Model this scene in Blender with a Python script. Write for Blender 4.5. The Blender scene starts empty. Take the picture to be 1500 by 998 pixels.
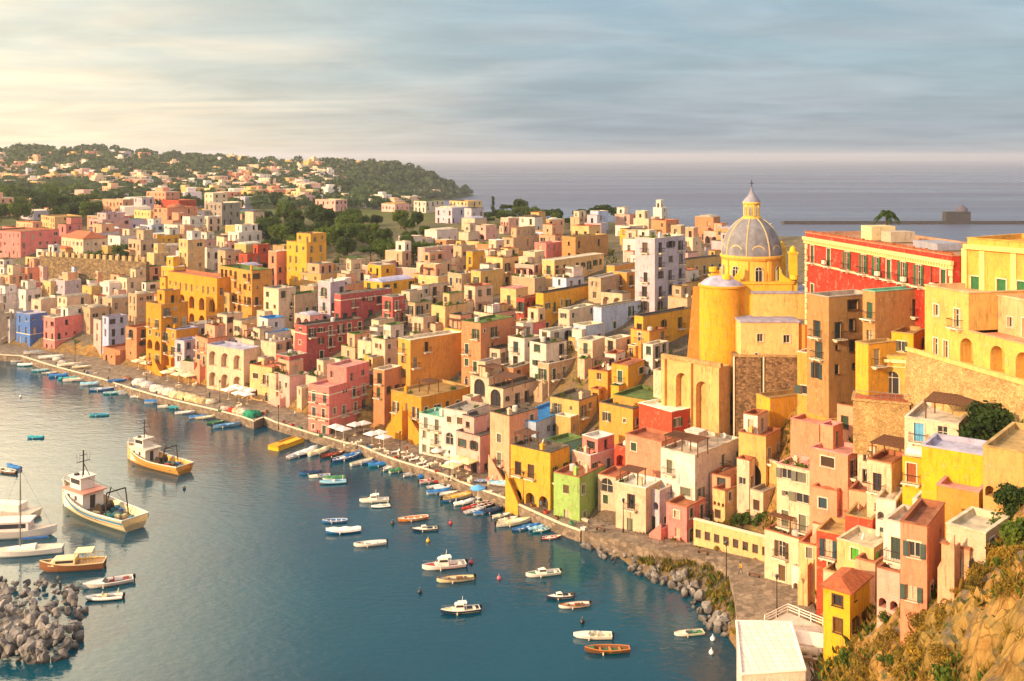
import bpy, math, random
import numpy as np
from mathutils import Vector, Matrix
from mathutils.geometry import tessellate_polygon
R=math.radians
S=bpy.context.scene
COL=S.collection
random.seed(7)
# ---------------------------------------------------------------- camera, world, sun, exposure
HC=60.0                      # eye height above the sea
cd=bpy.data.cameras.new('camera'); cam=bpy.data.objects.new('camera',cd); COL.objects.link(cam)
cam.location=(0,0,HC); cam.rotation_euler=(R(90),0,0)
cd.lens=36; cd.sensor_width=36; cd.shift_y=-(499-229)/1500.0
cd.clip_start=1; cd.clip_end=90000
S.camera=cam
SUN_AZ=(-0.80,-0.60)         # horizontal direction towards the sun
SUN_EL=R(19)
w=bpy.data.worlds.new("World"); S.world=w; w.use_nodes=True
def N(nt,typ,**kw):
    n=nt.nodes.new(typ)
    for k,v in kw.items():
        if k=='i':
            for a,b in v.items(): n.inputs[a].default_value=b
        else: setattr(n,k,v)
    return n
def build_world():
    nt=w.node_tree; L=nt.links.new
    for n in list(nt.nodes): nt.nodes.remove(n)
    out=N(nt,'ShaderNodeOutputWorld'); bg=N(nt,'ShaderNodeBackground'); bg.inputs[1].default_value=0.15
    sky=N(nt,'ShaderNodeTexSky'); sky.sky_type='NISHITA'; sky.sun_disc=False
    sky.sun_elevation=SUN_EL
    sky.sun_rotation=math.atan2(SUN_AZ[0],SUN_AZ[1])
    sky.air_density=1.3; sky.dust_density=2.5; sky.ozone_density=1.5
    geo=N(nt,'ShaderNodeTexCoord')
    sep=N(nt,'ShaderNodeSeparateXYZ'); L(geo.outputs['Generated'],sep.inputs[0])
    # angular nearness to the glow low in the west
    dot=N(nt,'ShaderNodeVectorMath',operation='DOT_PRODUCT'); L(geo.outputs['Generated'],dot.inputs[0]); dot.inputs[1].default_value=Vector((-0.86,0.50,0.10)).normalized()
    glow=N(nt,'ShaderNodeMapRange',i={1:0.42,2:1.0,3:0.0,4:1.0}); glow.interpolation_type='SMOOTHSTEP'; L(dot.outputs['Value'],glow.inputs[0])
    # thin cloud sheets: project the direction on a high plane so the streaks flatten towards the horizon
    zz=N(nt,'ShaderNodeMath',operation='ADD'); L(sep.outputs[2],zz.inputs[0]); zz.inputs[1].default_value=0.09
    zm=N(nt,'ShaderNodeMath',operation='MAXIMUM'); L(zz.outputs[0],zm.inputs[0]); zm.inputs[1].default_value=0.03
    dx=N(nt,'ShaderNodeMath',operation='DIVIDE'); L(sep.outputs[0],dx.inputs[0]); L(zm.outputs[0],dx.inputs[1])
    dy=N(nt,'ShaderNodeMath',operation='DIVIDE'); L(sep.outputs[1],dy.inputs[0]); L(zm.outputs[0],dy.inputs[1])
    cmb=N(nt,'ShaderNodeCombineXYZ'); L(dx.outputs[0],cmb.inputs[0]); L(dy.outputs[0],cmb.inputs[1])
    mp=N(nt,'ShaderNodeMapping'); L(cmb.outputs[0],mp.inputs[0]); mp.inputs['Rotation'].default_value=(0,0,R(24)); mp.inputs['Scale'].default_value=(0.42,0.60,1)
    n1=N(nt,'ShaderNodeTexNoise',i={'Scale':0.8,'Detail':6,'Roughness':0.5,'Distortion':1.4}); L(mp.outputs[0],n1.inputs['Vector'])
    cm=N(nt,'ShaderNodeMapRange',i={1:0.40,2:0.66,3:0.0,4:1.0}); cm.interpolation_type='SMOOTHSTEP'; L(n1.outputs[0],cm.inputs[0])
    n2=N(nt,'ShaderNodeTexNoise',i={'Scale':2.6,'Detail':5,'Roughness':0.6,'Distortion':0.4}); L(mp.outputs[0],n2.inputs['Vector'])
    cm2=N(nt,'ShaderNodeMapRange',i={1:0.35,2:0.75,3:0.88,4:1.1}); L(n2.outputs[0],cm2.inputs[0])
    # veil colours (cream in the west, grey blue to the east), values for a background strength of 0.1
    cc=N(nt,'ShaderNodeMix',data_type='RGBA'); L(glow.outputs[0],cc.inputs[0]); cc.inputs[6].default_value=(2.1,2.4,2.6,1); cc.inputs[7].default_value=(6.9,5.4,3.4,1)
    vc=N(nt,'ShaderNodeMix',data_type='RGBA'); L(glow.outputs[0],vc.inputs[0]); vc.inputs[6].default_value=(1.25,1.78,2.2,1); vc.inputs[7].default_value=(4.2,4.0,3.2,1)
    # horizon band
    hb=N(nt,'ShaderNodeMapRange',i={1:0.0,2:0.09,3:1.0,4:0.0}); hb.interpolation_type='SMOOTHSTEP'; L(sep.outputs[2],hb.inputs[0])
    hc=N(nt,'ShaderNodeMix',data_type='RGBA'); L(glow.outputs[0],hc.inputs[0]); hc.inputs[6].default_value=(1.7,1.8,1.9,1); hc.inputs[7].default_value=(7.4,5.6,3.2,1)
    m1=N(nt,'ShaderNodeMix',data_type='RGBA'); m1.inputs[0].default_value=0.86; L(sky.outputs[0],m1.inputs[6]); L(vc.outputs[2],m1.inputs[7])
    cs=N(nt,'ShaderNodeMath',operation='MULTIPLY'); L(cm.outputs[0],cs.inputs[0]); cs.inputs[1].default_value=0.62
    m2=N(nt,'ShaderNodeMix',data_type='RGBA'); L(cs.outputs[0],m2.inputs[0]); L(m1.outputs[2],m2.inputs[6]); L(cc.outputs[2],m2.inputs[7])
    m3=N(nt,'ShaderNodeMix',data_type='RGBA'); hs=N(nt,'ShaderNodeMath',operation='MULTIPLY'); L(hb.outputs[0],hs.inputs[0]); hs.inputs[1].default_value=0.5
    L(hs.outputs[0],m3.inputs[0]); L(m2.outputs[2],m3.inputs[6]); L(hc.outputs[2],m3.inputs[7])
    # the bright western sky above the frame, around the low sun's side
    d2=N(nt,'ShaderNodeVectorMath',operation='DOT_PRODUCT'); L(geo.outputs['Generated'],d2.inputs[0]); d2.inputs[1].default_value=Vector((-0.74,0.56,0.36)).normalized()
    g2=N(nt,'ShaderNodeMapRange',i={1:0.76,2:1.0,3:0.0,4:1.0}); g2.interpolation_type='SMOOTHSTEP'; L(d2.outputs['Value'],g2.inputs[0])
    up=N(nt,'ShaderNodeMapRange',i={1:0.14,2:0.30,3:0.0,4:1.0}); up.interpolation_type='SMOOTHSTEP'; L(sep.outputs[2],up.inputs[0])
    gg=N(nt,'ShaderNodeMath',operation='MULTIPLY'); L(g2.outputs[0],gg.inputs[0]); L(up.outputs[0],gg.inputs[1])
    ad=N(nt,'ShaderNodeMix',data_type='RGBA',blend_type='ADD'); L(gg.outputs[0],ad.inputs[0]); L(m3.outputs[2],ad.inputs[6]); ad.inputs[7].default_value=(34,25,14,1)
    # extra sky brightness added overhead and behind the viewer to fill shaded walls
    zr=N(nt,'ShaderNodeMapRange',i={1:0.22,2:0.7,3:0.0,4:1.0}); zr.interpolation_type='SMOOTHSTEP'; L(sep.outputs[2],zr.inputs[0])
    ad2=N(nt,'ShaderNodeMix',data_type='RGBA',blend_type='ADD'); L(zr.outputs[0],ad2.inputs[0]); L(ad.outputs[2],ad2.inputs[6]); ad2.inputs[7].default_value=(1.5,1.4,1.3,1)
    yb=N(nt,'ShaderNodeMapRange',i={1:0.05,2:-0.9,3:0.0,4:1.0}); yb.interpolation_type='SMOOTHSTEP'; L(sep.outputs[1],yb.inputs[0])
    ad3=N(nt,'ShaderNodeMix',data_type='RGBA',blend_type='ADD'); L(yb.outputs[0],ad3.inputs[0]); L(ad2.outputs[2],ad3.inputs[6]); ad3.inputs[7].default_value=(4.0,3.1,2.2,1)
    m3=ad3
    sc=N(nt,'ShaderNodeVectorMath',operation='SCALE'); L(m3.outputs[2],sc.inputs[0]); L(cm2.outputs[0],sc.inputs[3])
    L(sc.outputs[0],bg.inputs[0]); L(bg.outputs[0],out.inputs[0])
build_world()
sd=bpy.data.lights.new('sun','SUN'); sd.energy=4.4; sd.angle=R(0.6); sd.color=(1.0,0.68,0.38)
sun=bpy.data.objects.new('sun',sd); COL.objects.link(sun)
sv=Vector((SUN_AZ[0],SUN_AZ[1],0)).normalized()*math.cos(SUN_EL)+Vector((0,0,math.sin(SUN_EL)))
sun.rotation_euler=sv.to_track_quat('Z','Y').to_euler(); sun.location=sv*300
vs=S.view_settings; vs.view_transform='Standard'; vs.look='None'; vs.gamma=1; vs.use_curve_mapping=False; vs.exposure=0.72
S.cycles.max_bounces=6; S.cycles.diffuse_bounces=3; S.cycles.glossy_bounces=3; S.cycles.volume_bounces=1
S.cycles.transparent_max_bounces=4; S.cycles.use_denoising=True
S.cycles.volume_step_rate=4

# ---------------------------------------------------------------- helpers: geometry of the place
def ray(px,py,Y):            # the world point at depth Y seen at photo pixel px,py
    return Vector(((px-750)/1500*Y, Y, HC-(py-229)/1500*Y))
def atz(px,py,Z):            # the world point of height Z seen at photo pixel px,py
    return ray(px,py,1500*(HC-Z)/(py-229))
def proj(p): return (750+1500*p[0]/p[1], 229+1500*(HC-p[2])/p[1])

FOOT=[(-420,452),(-200,482),(0,503),(60,515),(140,528),(220,552),(310,580),(400,600),(478,630),(573,640),(625,668),(700,695),(755,722),(811,745),(865,762),(945,783),(1005,796)]
FW=[atz(x,y,2.2) for x,y in FOOT]
UX,UY=0.77,-0.64
PROF=[(-40,-8),(-22,-4),(-6,0.9),(0,2),(8,4),(16,8),(26,13),(37,18),(50,22),(70,25),(95,28),(140,30),(200,31)]
CT=[]
for k,p in enumerate(FW):
    for s,z in PROF:
        if FOOT[k][0]>840 and s<0: continue
        if FOOT[k][0]>760 and s>50: continue
        if FOOT[k][0]>960 and s>26: continue
        CT.append((p.x+0.64*s,p.y+0.77*s,z if s!=0 else 1.9))
def cz(px,py,Z): p=atz(px,py,Z); CT.append((p.x,p.y,Z))
def cy(px,Y,Z): CT.append(((px-750)/1500*Y,Y,Z))
for a in [(1050,528,24.5),(1150,530,24.5),(1050,600,17),(1110,600,17.5),(1000,520,24),(930,500,23.5),(1060,680,10),(1080,750,6),(1040,780,4),
 (1150,650,16),(1150,600,19),(1180,570,22),(1250,562,29.5),(1250,640,22),(1290,645,22),(1200,700,14),(1120,720,9),(1110,790,4),
 (1220,780,10),(1220,850,7.5),(1260,900,8.5),(1300,870,13),(1300,780,15),(1340,700,20),(1400,760,20),(1400,645,26),(1480,620,28),(1330,600,28.5),(1450,600,29),
 (1400,545,35),(1500,560,35),(1300,500,34),(1250,480,34),(1400,480,35),
 (1120,824,3),(1180,862,3.6),(1160,905,3.5),(1210,925,4.5),(1100,900,3),
 (850,800,0),(900,822,0),(950,846,0),(1000,862,0),(1015,885,0),(1035,912,0),(1068,930,0),(1078,960,0),(1082,1000,-1),
 (850,778,2.6),(950,805,2.8),(1020,820,2.8),(1065,850,2.9),(1080,890,3),(1100,960,3),(1200,960,5),(1150,1060,4),
 (1450,900,30),(1350,960,23.5),(1300,998,17),(1250,998,11),(1500,800,30),(1500,720,31),(1420,860,27),(1350,880,20),(1500,998,32),(1400,998,29),
 (0,700,-8),(300,700,-8),(500,760,-8),(700,850,-8),(850,900,-8),(980,940,-6),(900,1100,-8),(300,1100,-8),(-300,1100,-8),(-300,700,-8),(840,850,-6),(1020,1000,-6),(1000,1100,-6)]: cz(*a)
for a in [(850,215,26),(850,240,28),(850,290,30),(850,370,30),(950,230,27),(950,290,29),(950,370,29),(1050,260,28),(1050,350,28),
 (1000,470,27),(1000,560,-10),(800,560,27),(800,700,-12),(1150,400,26),(1150,500,-10),(1300,300,24),(1300,390,-10),(1500,240,26),(1500,320,-10),(1700,200,26),(1750,280,-10),
 (700,600,25),(640,800,16),(720,850,-10),(690,1100,-10),(590,1050,16),(640,1250,-8),(700,1500,-10),
 (560,1500,46),(600,1500,41),(635,1550,26),(660,1620,9),(686,1667,0.5),(700,1750,-6),(600,1380,8),(540,1350,24),
 (0,900,27),(150,900,26),(300,900,24),(450,900,21),(530,900,19),(0,1150,37),(150,1150,35),(300,1150,31),(450,1150,27),(550,1150,22),
 (0,1350,52),(100,1400,58),(250,1400,50),(400,1350,38),(500,1350,36),(-100,1600,62),(0,1600,66),(50,1600,71),(130,1600,71),(230,1600,62),(300,1600,56),(400,1600,48),(480,1600,47),(560,1650,44),
 (-400,1600,60),(-400,1200,40),(-500,900,28),(-300,600,30),(-500,500,30),
 (0,650,30),(150,650,29),(300,650,27),(450,650,25),(570,650,24)]: cy(*a)
for x in range(-600,800,140): cy(x,2300,-15)
for a in [(60,150,35),(75,150,35),(70,115,35.5),(72,190,33),(110,200,30),(100,130,36),(62,178,33.5),(46,192,28),(34,190,25.5),(90,90,38),(60,60,40),(40,30,46),(15,20,54),(0,0,57),(-20,0,50),(-30,30,-4),(0,40,-2),(12,60,-5),(26,70,6),
 (10,100,-8),(24,88,-4),(-100,60,-8),(-60,0,-8),(60,0,58)]: CT.append(a)
CT=np.array(CT,float)
_d=np.unique(np.round(CT[:,:2],1),axis=0,return_index=True)[1]; CT=CT[_d]
LAM=0.035
def _solve():
    P=CT[:,:2]/100; n=len(P)
    D=np.sqrt(((P[:,None]-P[None])**2).sum(-1)+0.0016)
    A=np.zeros((n+3,n+3)); A[:n,:n]=-D+np.eye(n)*LAM; A[:n,n]=1; A[:n,n+1:]=P; A[n,:n]=1; A[n+1:,:n]=P.T
    return P,np.linalg.solve(A,np.r_[CT[:,2],0,0,0])
_P,_W=_solve()
QO=[(-330,500),(-160,506),(-20,519),(30,522),(75,536),(112,546),(150,556),(180,566),(220,578),(250,586),(310,600),(350,610),(372,618),(386,612),(402,619),(450,634),(500,648),(528,654),(560,668),(586,677),(620,687),(650,697),(700,717),(740,731),(780,750),(820,768),(850,779)]
QI=[(-330,470),(-200,482),(0,501),(60,511),(140,521),(220,542),(310,567),(400,590),(478,615),(573,630),(625,655),(700,680),(755,710),(811,735),(865,757)]
PO=[(852,776,2.2),(900,790,2.6),(950,803,2.8),(1000,812,2.9),(1040,821,3),(1066,838,3.1),(1074,862,3.1),(1082,912,3.2),(1100,990,3.2)]
PI=[(1215,990,3.8),(1205,925,4),(1190,880,3.8),(1150,845,3.4),(1120,822,3.2),(1060,806,3),(1005,793,2.7),(945,780,2.4),(866,758,2.2)]
WL=[(850,795),(900,820),(950,845),(1000,860),(1015,882),(1032,910),(1066,930),(1076,960),(1084,1010),(1090,1300),(-900,1300),(-900,520)]
def _wp(L,z): return np.array([tuple(atz(a[0],a[1],z))[:2] for a in L])
FLATS=[(_wp([(x,y,0) for x,y in QO[1:]]+WL,1.0),-1.6),(_wp(QO+QI[::-1],1.7),1.2),(_wp(PO+PI,3),2.1)]
def gz(X,Y):                # ground height, arrays or scalars
    X=np.atleast_1d(np.asarray(X,float)); Y=np.atleast_1d(np.asarray(Y,float))
    out=np.empty(X.size); n=len(_P)
    xs=X.ravel()/100; ys=Y.ravel()/100
    for i in range(0,X.size,20000):
        a=xs[i:i+20000]; b=ys[i:i+20000]
        D=np.sqrt((a[:,None]-_P[None,:,0])**2+(b[:,None]-_P[None,:,1])**2+0.0016)
        out[i:i+20000]=-D@_W[:n]+_W[n]+_W[n+1]*a+_W[n+2]*b
    out=out.reshape(X.shape)
    for poly,lev in FLATS:
        m=(Y>poly[:,1].min())&(Y<poly[:,1].max())&(X>poly[:,0].min())&(X<poly[:,0].max())
        if not m.any(): continue
        x=X[m]; y=Y[m]; c=np.zeros(x.shape,bool); n=len(poly)
        for i in range(n):
            x0,y0=poly[i]; x1,y1=poly[(i+1)%n]
            if y0==y1: continue
            c^=((y0>y)!=(y1>y))&(x<(x1-x0)*(y-y0)/(y1-y0)+x0)
        o=out[m]; o[c]=np.minimum(o[c],lev); out[m]=o
    return out
def g1(x,y): return float(gz(x,y)[0])
YS=np.concatenate([np.arange(45,420,1.5),np.arange(420,2300,8)])
def hit(px,py):             # where the line of sight through a photo pixel meets the ground
    t=(px-750)/1500; z=gz(t*YS,YS); r=HC-(py-229)/1500*YS
    k=np.nonzero(r<z)[0]
    if len(k)==0: return None
    k=max(k[0],1); a=(r[k-1]-z[k-1]); b=(z[k]-r[k]); f=a/(a+b) if a+b>1e-6 else 0
    Y=YS[k-1]+(YS[k]-YS[k-1])*min(max(f,0),1)
    return ray(px,py,Y)
# ---------------------------------------------------------------- materials
def mat(name):
    m=bpy.data.materials.new(name); m.use_nodes=True; nt=m.node_tree
    b=nt.nodes['Principled BSDF']; return m,nt,b,nt.links.new
def lin(h):
    h=h.lstrip('#'); c=[int(h[i:i+2],16)/255 for i in (0,2,4)]
    return tuple(((x+0.055)/1.055)**2.4 if x>0.04045 else x/12.92 for x in c)+(1,)
def ramp(nt,fac,stops):
    r=nt.nodes.new('ShaderNodeValToRGB'); nt.links.new(fac,r.inputs[0]); e=r.color_ramp.elements
    e[0].position,e[0].color=stops[0]; e[1].position,e[1].color=stops[-1]
    for p,c in stops[1:-1]:
        x=e.new(p); x.color=c
    return r.outputs[0]
def g(v): return (v,v,v,1)
def mixc(nt,f,a,b,mode='MIX'):
    m=nt.nodes.new('ShaderNodeMix'); m.data_type='RGBA'; m.blend_type=mode
    for s,v in ((0,f),(6,a),(7,b)):
        if hasattr(v,'links'): nt.links.new(v,m.inputs[s])
        else: m.inputs[s].default_value=v
    return m.outputs[2]
def noise(nt,vec,scale,detail=5,rough=0.6,dist=0.0,stretch=None):
    if stretch:
        mp=nt.nodes.new('ShaderNodeMapping'); nt.links.new(vec,mp.inputs[0]); mp.inputs['Scale'].default_value=stretch; vec=mp.outputs[0]
    n=N(nt,'ShaderNodeTexNoise',i={'Scale':scale,'Detail':detail,'Roughness':rough,'Distortion':dist}); nt.links.new(vec,n.inputs['Vector']); return n.outputs[0]
def bump(nt,b,h,dist=0.1,strength=0.6):
    n=N(nt,'ShaderNodeBump',i={'Distance':dist,'Strength':strength}); nt.links.new(h,n.inputs['Height']); nt.links.new(n.outputs[0],b.inputs['Normal'])
def plaster(name,wear=0.5,rough=0.9):
    m,nt,b,L=mat(name); tc=N(nt,'ShaderNodeNewGeometry'); v=tc.outputs['Position']
    oi=N(nt,'ShaderNodeObjectInfo')
    big=noise(nt,v,0.35,5,0.65,0.6); med=noise(nt,v,1.4,6,0.7,0.4); st=noise(nt,v,1.0,5,0.7,0.9,(1.3,1.3,0.3)); fine=noise(nt,v,9,3,0.6)
    f1=ramp(nt,big,[(0.30,g(0.80)),(0.55,g(1.0)),(0.78,g(1.10))])
    c=mixc(nt,1.0,oi.outputs['Color'],f1,'MULTIPLY')
    f2=ramp(nt,st,[(0.34,g(0.72)),(0.5,g(1)),(0.8,g(1.06))])
    c=mixc(nt,0.4+0.45*wear,c,f2,'MULTIPLY')
    pt=ramp(nt,med,[(0.58-0.05*wear,g(0)),(0.66-0.05*wear,g(1))])
    fac=N(nt,'ShaderNodeMath',operation='MULTIPLY'); L(pt,fac.inputs[0]); fac.inputs[1].default_value=0.3+0.4*wear
    pale=mixc(nt,0.5,oi.outputs['Color'],mixc(nt,ramp(nt,big,[(.45,g(0)),(.55,g(1))]),(0.50,0.38,0.25,1),(0.16,0.11,0.07,1)))
    c=mixc(nt,fac.outputs[0],c,pale)
    dr=noise(nt,v,1.0,4,0.6,0.1,(4.5,4.5,0.35)); dm=noise(nt,v,0.6,3,0.5)
    dd=N(nt,'ShaderNodeMath',operation='MULTIPLY'); L(ramp(nt,dr,[(0.52,g(0)),(0.66,g(1))]),dd.inputs[0]); L(ramp(nt,dm,[(0.5,g(0)),(0.62,g(0.35+0.3*wear))]),dd.inputs[1])
    c=mixc(nt,dd.outputs[0],c,(0.10,0.065,0.04,1))
    c=mixc(nt,ramp(nt,fine,[(0.35,g(0.28)),(0.55,g(0))]),c,(0.2,0.14,0.09,1))
    L(c,b.inputs['Base Color']); b.inputs['Roughness'].default_value=rough; b.inputs['Specular IOR Level'].default_value=0.2
    bump(nt,b,med,0.06,0.6); return m
def simple(name,col=None,rough=0.7,metal=0,var=0.25,scale=3.0,spec=0.3):
    m,nt,b,L=mat(name); oi=N(nt,'ShaderNodeObjectInfo'); tc=N(nt,'ShaderNodeNewGeometry')
    n=noise(nt,tc.outputs['Position'],scale,4,0.6)
    f=ramp(nt,n,[(0.3,g(1-var)),(0.7,g(1+var*0.4))])
    base=oi.outputs['Color'] if col is None else (lin(col) if isinstance(col,str) else col)
    c=mixc(nt,1.0,base,f,'MULTIPLY'); L(c,b.inputs['Base Color'])
    b.inputs['Roughness'].default_value=rough; b.inputs['Metallic'].default_value=metal; b.inputs['Specular IOR Level'].default_value=spec
    return m
M={}
M['plaster']=plaster('painted_plaster',0.85); M['worn']=plaster('worn_plaster',1.0)
M['roof']=simple('roof_screed',None,0.95,0,0.4,0.7,0.1)
M['trim']=simple('pale_trim','#d8c8ae',0.8,0,0.2)
M['trimc']=simple('painted_trim',None,0.8,0,0.15)
M['frame']=simple('window_frame','#c9bda6',0.6,0,0.2)
M['paint']=simple('painted_wood',None,0.55,0,0.2)
M['metal']=simple('dark_iron','#3a3029',0.6,0.3,0.2)
M['steel']=simple('galvanised_metal','#8e8c88',0.45,0.6,0.2)
M['wood']=simple('weathered_wood','#6b4630',0.8,0,0.4,5)
M['canvas']=simple('canvas',None,0.85,0,0.12)
M['hull']=simple('boat_paint',None,0.35,0,0.12,1.5,0.5)
M['deck']=simple('boat_deck',None,0.7,0,0.25,2)
M['rubber']=simple('black_rubber','#15151a',0.6,0,0.1)
M['skin']=simple('skin','#a8745a',0.6,0,0.05)
M['tile']=simple('terracotta_tiles','#a65a38',0.85,0,0.45,1.6)
m,nt,b,L=mat('dark_glass'); b.inputs['Base Color'].default_value=(0.035,0.035,0.04,1); b.inputs['Roughness'].default_value=0.12; M['glass']=m
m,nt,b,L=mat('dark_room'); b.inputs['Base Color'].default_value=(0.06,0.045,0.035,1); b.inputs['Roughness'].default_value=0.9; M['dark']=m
# rubble masonry
def stone(name,c1,c2,scale,bd=0.15):
    m,nt,b,L=mat(name); v=N(nt,'ShaderNodeNewGeometry').outputs['Position']
    vo=N(nt,'ShaderNodeTexVoronoi',feature='F1',i={'Scale':scale,'Randomness':0.9}); mp=N(nt,'ShaderNodeMapping'); mp.inputs['Scale'].default_value=(1,1,1.5); L(v,mp.inputs[0]); L(mp.outputs[0],vo.inputs['Vector'])
    ed=N(nt,'ShaderNodeTexVoronoi',feature='DISTANCE_TO_EDGE',i={'Scale':scale,'Randomness':0.9}); L(mp.outputs[0],ed.inputs['Vector'])
    bw=N(nt,'ShaderNodeRGBToBW'); L(vo.outputs['Color'],bw.inputs[0])
    c=ramp(nt,bw.outputs[0],[(0.15,lin(c1)),(0.85,lin(c2))])
    n=noise(nt,v,0.5,6,0.7,0.5); c=mixc(nt,0.9,c,ramp(nt,n,[(0.3,g(0.55)),(0.7,g(1.15))]),'MULTIPLY')
    e=ramp(nt,ed.outputs[0],[(0.0,g(0.55)),(0.12,g(1))]); c=mixc(nt,0.8,c,e,'MULTIPLY')
    L(c,b.inputs['Base Color']); b.inputs['Roughness'].default_value=0.95; bump(nt,b,e,bd,0.8); return m
M['stone']=stone('rubble_masonry','#a8844f','#cba870',3.4,0.08)
M['basalt']=simple('dark_pier_stone','#3c3838',0.9,0,0.3,0.2)
M['frame2']=simple('dark_window_frame','#4a3a2c',0.6,0,0.2)
M['curtain']=simple('pale_curtain','#b8a88e',0.8,0,0.3,6)
M['netting']=simple('bundled_netting',None,0.9,0,0.65,1.3,0.1)
M['oldstone']=stone('old_garden_stone','#6a5640','#9a8058',1.2)
M['paving']=stone('lava_paving','#6a5a4c','#93806c',1.1,0.03)
M['darkstone']=stone('dark_masonry','#6a4e36','#a8835a',2.2)
# rock and soil
def ground_mat():
    m,nt,b,L=mat('hillside'); gn=N(nt,'ShaderNodeNewGeometry'); v=gn.outputs['Position']
    n1=noise(nt,v,0.05,6,0.65,0.5); n2=noise(nt,v,0.35,8,0.7,0.8); n3=noise(nt,v,2.2,6,0.75,0.6)
    soil=ramp(nt,n3,[(0.25,lin('#4a3e34')),(0.5,lin('#7a6a5a')),(0.75,lin('#988674'))])
    veg=ramp(nt,n3,[(0.25,lin('#2c3a1a')),(0.5,lin('#4a5628')),(0.8,lin('#75702f'))])
    rock=ramp(nt,n2,[(0.25,lin('#5e4020')),(0.45,lin('#96703c')),(0.6,lin('#b89052')),(0.8,lin('#a0763e'))])
    s=N(nt,'ShaderNodeSeparateXYZ'); L(v,s.inputs[0])
    cr=N(nt,'ShaderNodeTexVoronoi',feature='DISTANCE_TO_EDGE',i={'Scale':0.55,'Randomness':1}); wv=N(nt,'ShaderNodeVectorMath',operation='ADD'); nz=N(nt,'ShaderNodeTexNoise',i={'Scale':0.8,'Detail':5}); L(v,nz.inputs['Vector']); L(v,wv.inputs[0]); L(nz.outputs['Color'],wv.inputs[1]); L(wv.outputs[0],cr.inputs['Vector'])
    rock=mixc(nt,0.85,rock,ramp(nt,cr.outputs[0],[(0.0,g(0.35)),(0.05,g(0.95)),(0.3,g(1.05))]),'MULTIPLY')
    far=N(nt,'ShaderNodeMapRange',i={1:330,2:520,3:0,4:1}); L(s.outputs[1],far.inputs[0])
    vf=ramp(nt,n2,[(0.48,g(0)),(0.6,g(0.8))])
    c=mixc(nt,vf,soil,veg)
    sl=N(nt,'ShaderNodeSeparateXYZ'); L(gn.outputs['True Normal'],sl.inputs[0])
    st=N(nt,'ShaderNodeMapRange',i={1:0.9,2:0.6,3:0,4:1}); L(sl.outputs[2],st.inputs[0])
    c=mixc(nt,st.outputs[0],c,mixc(nt,ramp(nt,n1,[(0.5,g(0)),(0.7,g(0.5))]),rock,veg))
    c=mixc(nt,far.outputs[0],c,mixc(nt,ramp(nt,n1,[(0.45,g(0)),(0.75,g(0.6))]),veg,soil))
    L(c,b.inputs['Base Color']); b.inputs['Roughness'].default_value=1; b.inputs['Specular IOR Level'].default_value=0.1
    bump(nt,b,n3,0.4,0.9); return m
M['ground']=ground_mat()
def rock_mat(name,cols,sc=0.8):
    m,nt,b,L=mat(name); tc=N(nt,'ShaderNodeNewGeometry'); v=tc.outputs['Position']; oi=N(nt,'ShaderNodeObjectInfo')
    n=noise(nt,v,sc,8,0.72,0.8); n2=noise(nt,v,sc*6,5,0.7,0.3)
    c=ramp(nt,n,[(0.28,lin(cols[0])),(0.5,lin(cols[1])),(0.72,lin(cols[2]))])
    rr=ramp(nt,oi.outputs['Random'],[(0,g(0.65)),(1,g(1.25))]); c=mixc(nt,1,c,rr,'MULTIPLY')
    s=N(nt,'ShaderNodeSeparateXYZ'); L(v,s.inputs[0]); wet=N(nt,'ShaderNodeMapRange',i={1:0.1,2:0.8,3:0.3,4:1}); L(s.outputs[2],wet.inputs[0])
    c=mixc(nt,1,c,wet.outputs[0],'MULTIPLY')
    L(c,b.inputs['Base Color']); b.inputs['Roughness'].default_value=0.9; bump(nt,b,n2,0.15,0.8); return m
M['rock']=rock_mat('boulder_rock',['#4c4644','#7e7874','#a89e96'])
M['tuff']=rock_mat('golden_tuff',['#7a5228','#b48a48','#dcb66a'],0.4)
def leaf(name,a,b_,cc):
    m,nt,b,L=mat(name); gn=N(nt,'ShaderNodeNewGeometry'); oi=N(nt,'ShaderNodeObjectInfo')
    n=noise(nt,gn.outputs['Position'],0.9,3,0.6)
    c=ramp(nt,n,[(0.3,lin(a)),(0.55,lin(b_)),(0.8,lin(cc))])
    rr=ramp(nt,oi.outputs['Random'],[(0,(0.7,0.75,0.7,1)),(0.5,g(1)),(1,(1.35,1.2,0.9,1))]); c=mixc(nt,1,c,rr,'MULTIPLY')
    L(c,b.inputs['Base Color']); b.inputs['Roughness'].default_value=0.8; b.inputs['Specular IOR Level'].default_value=0.15
    tr=N(nt,'ShaderNodeBsdfTranslucent'); L(c,tr.inputs[0]); mx=N(nt,'ShaderNodeMixShader'); mx.inputs[0].default_value=0.3
    o=[n for n in nt.nodes if n.type=='OUTPUT_MATERIAL'][0]; L(b.outputs[0],mx.inputs[1]); L(tr.outputs[0],mx.inputs[2]); L(mx.outputs[0],o.inputs[0]); return m
M['leaf']=leaf('leaf_green','#31441a','#4c6023','#77802f')
M['leaf2']=leaf('leaf_dark','#22331a','#364a20','#55602c')
M['farleaf']=leaf('leaf_far','#384828','#50623a','#707840')
M['dry']=leaf('leaf_dry','#5c4a20','#86702c','#b09040')
M['bark']=simple('bark','#5a4632',0.95,0,0.4,4)
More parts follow.
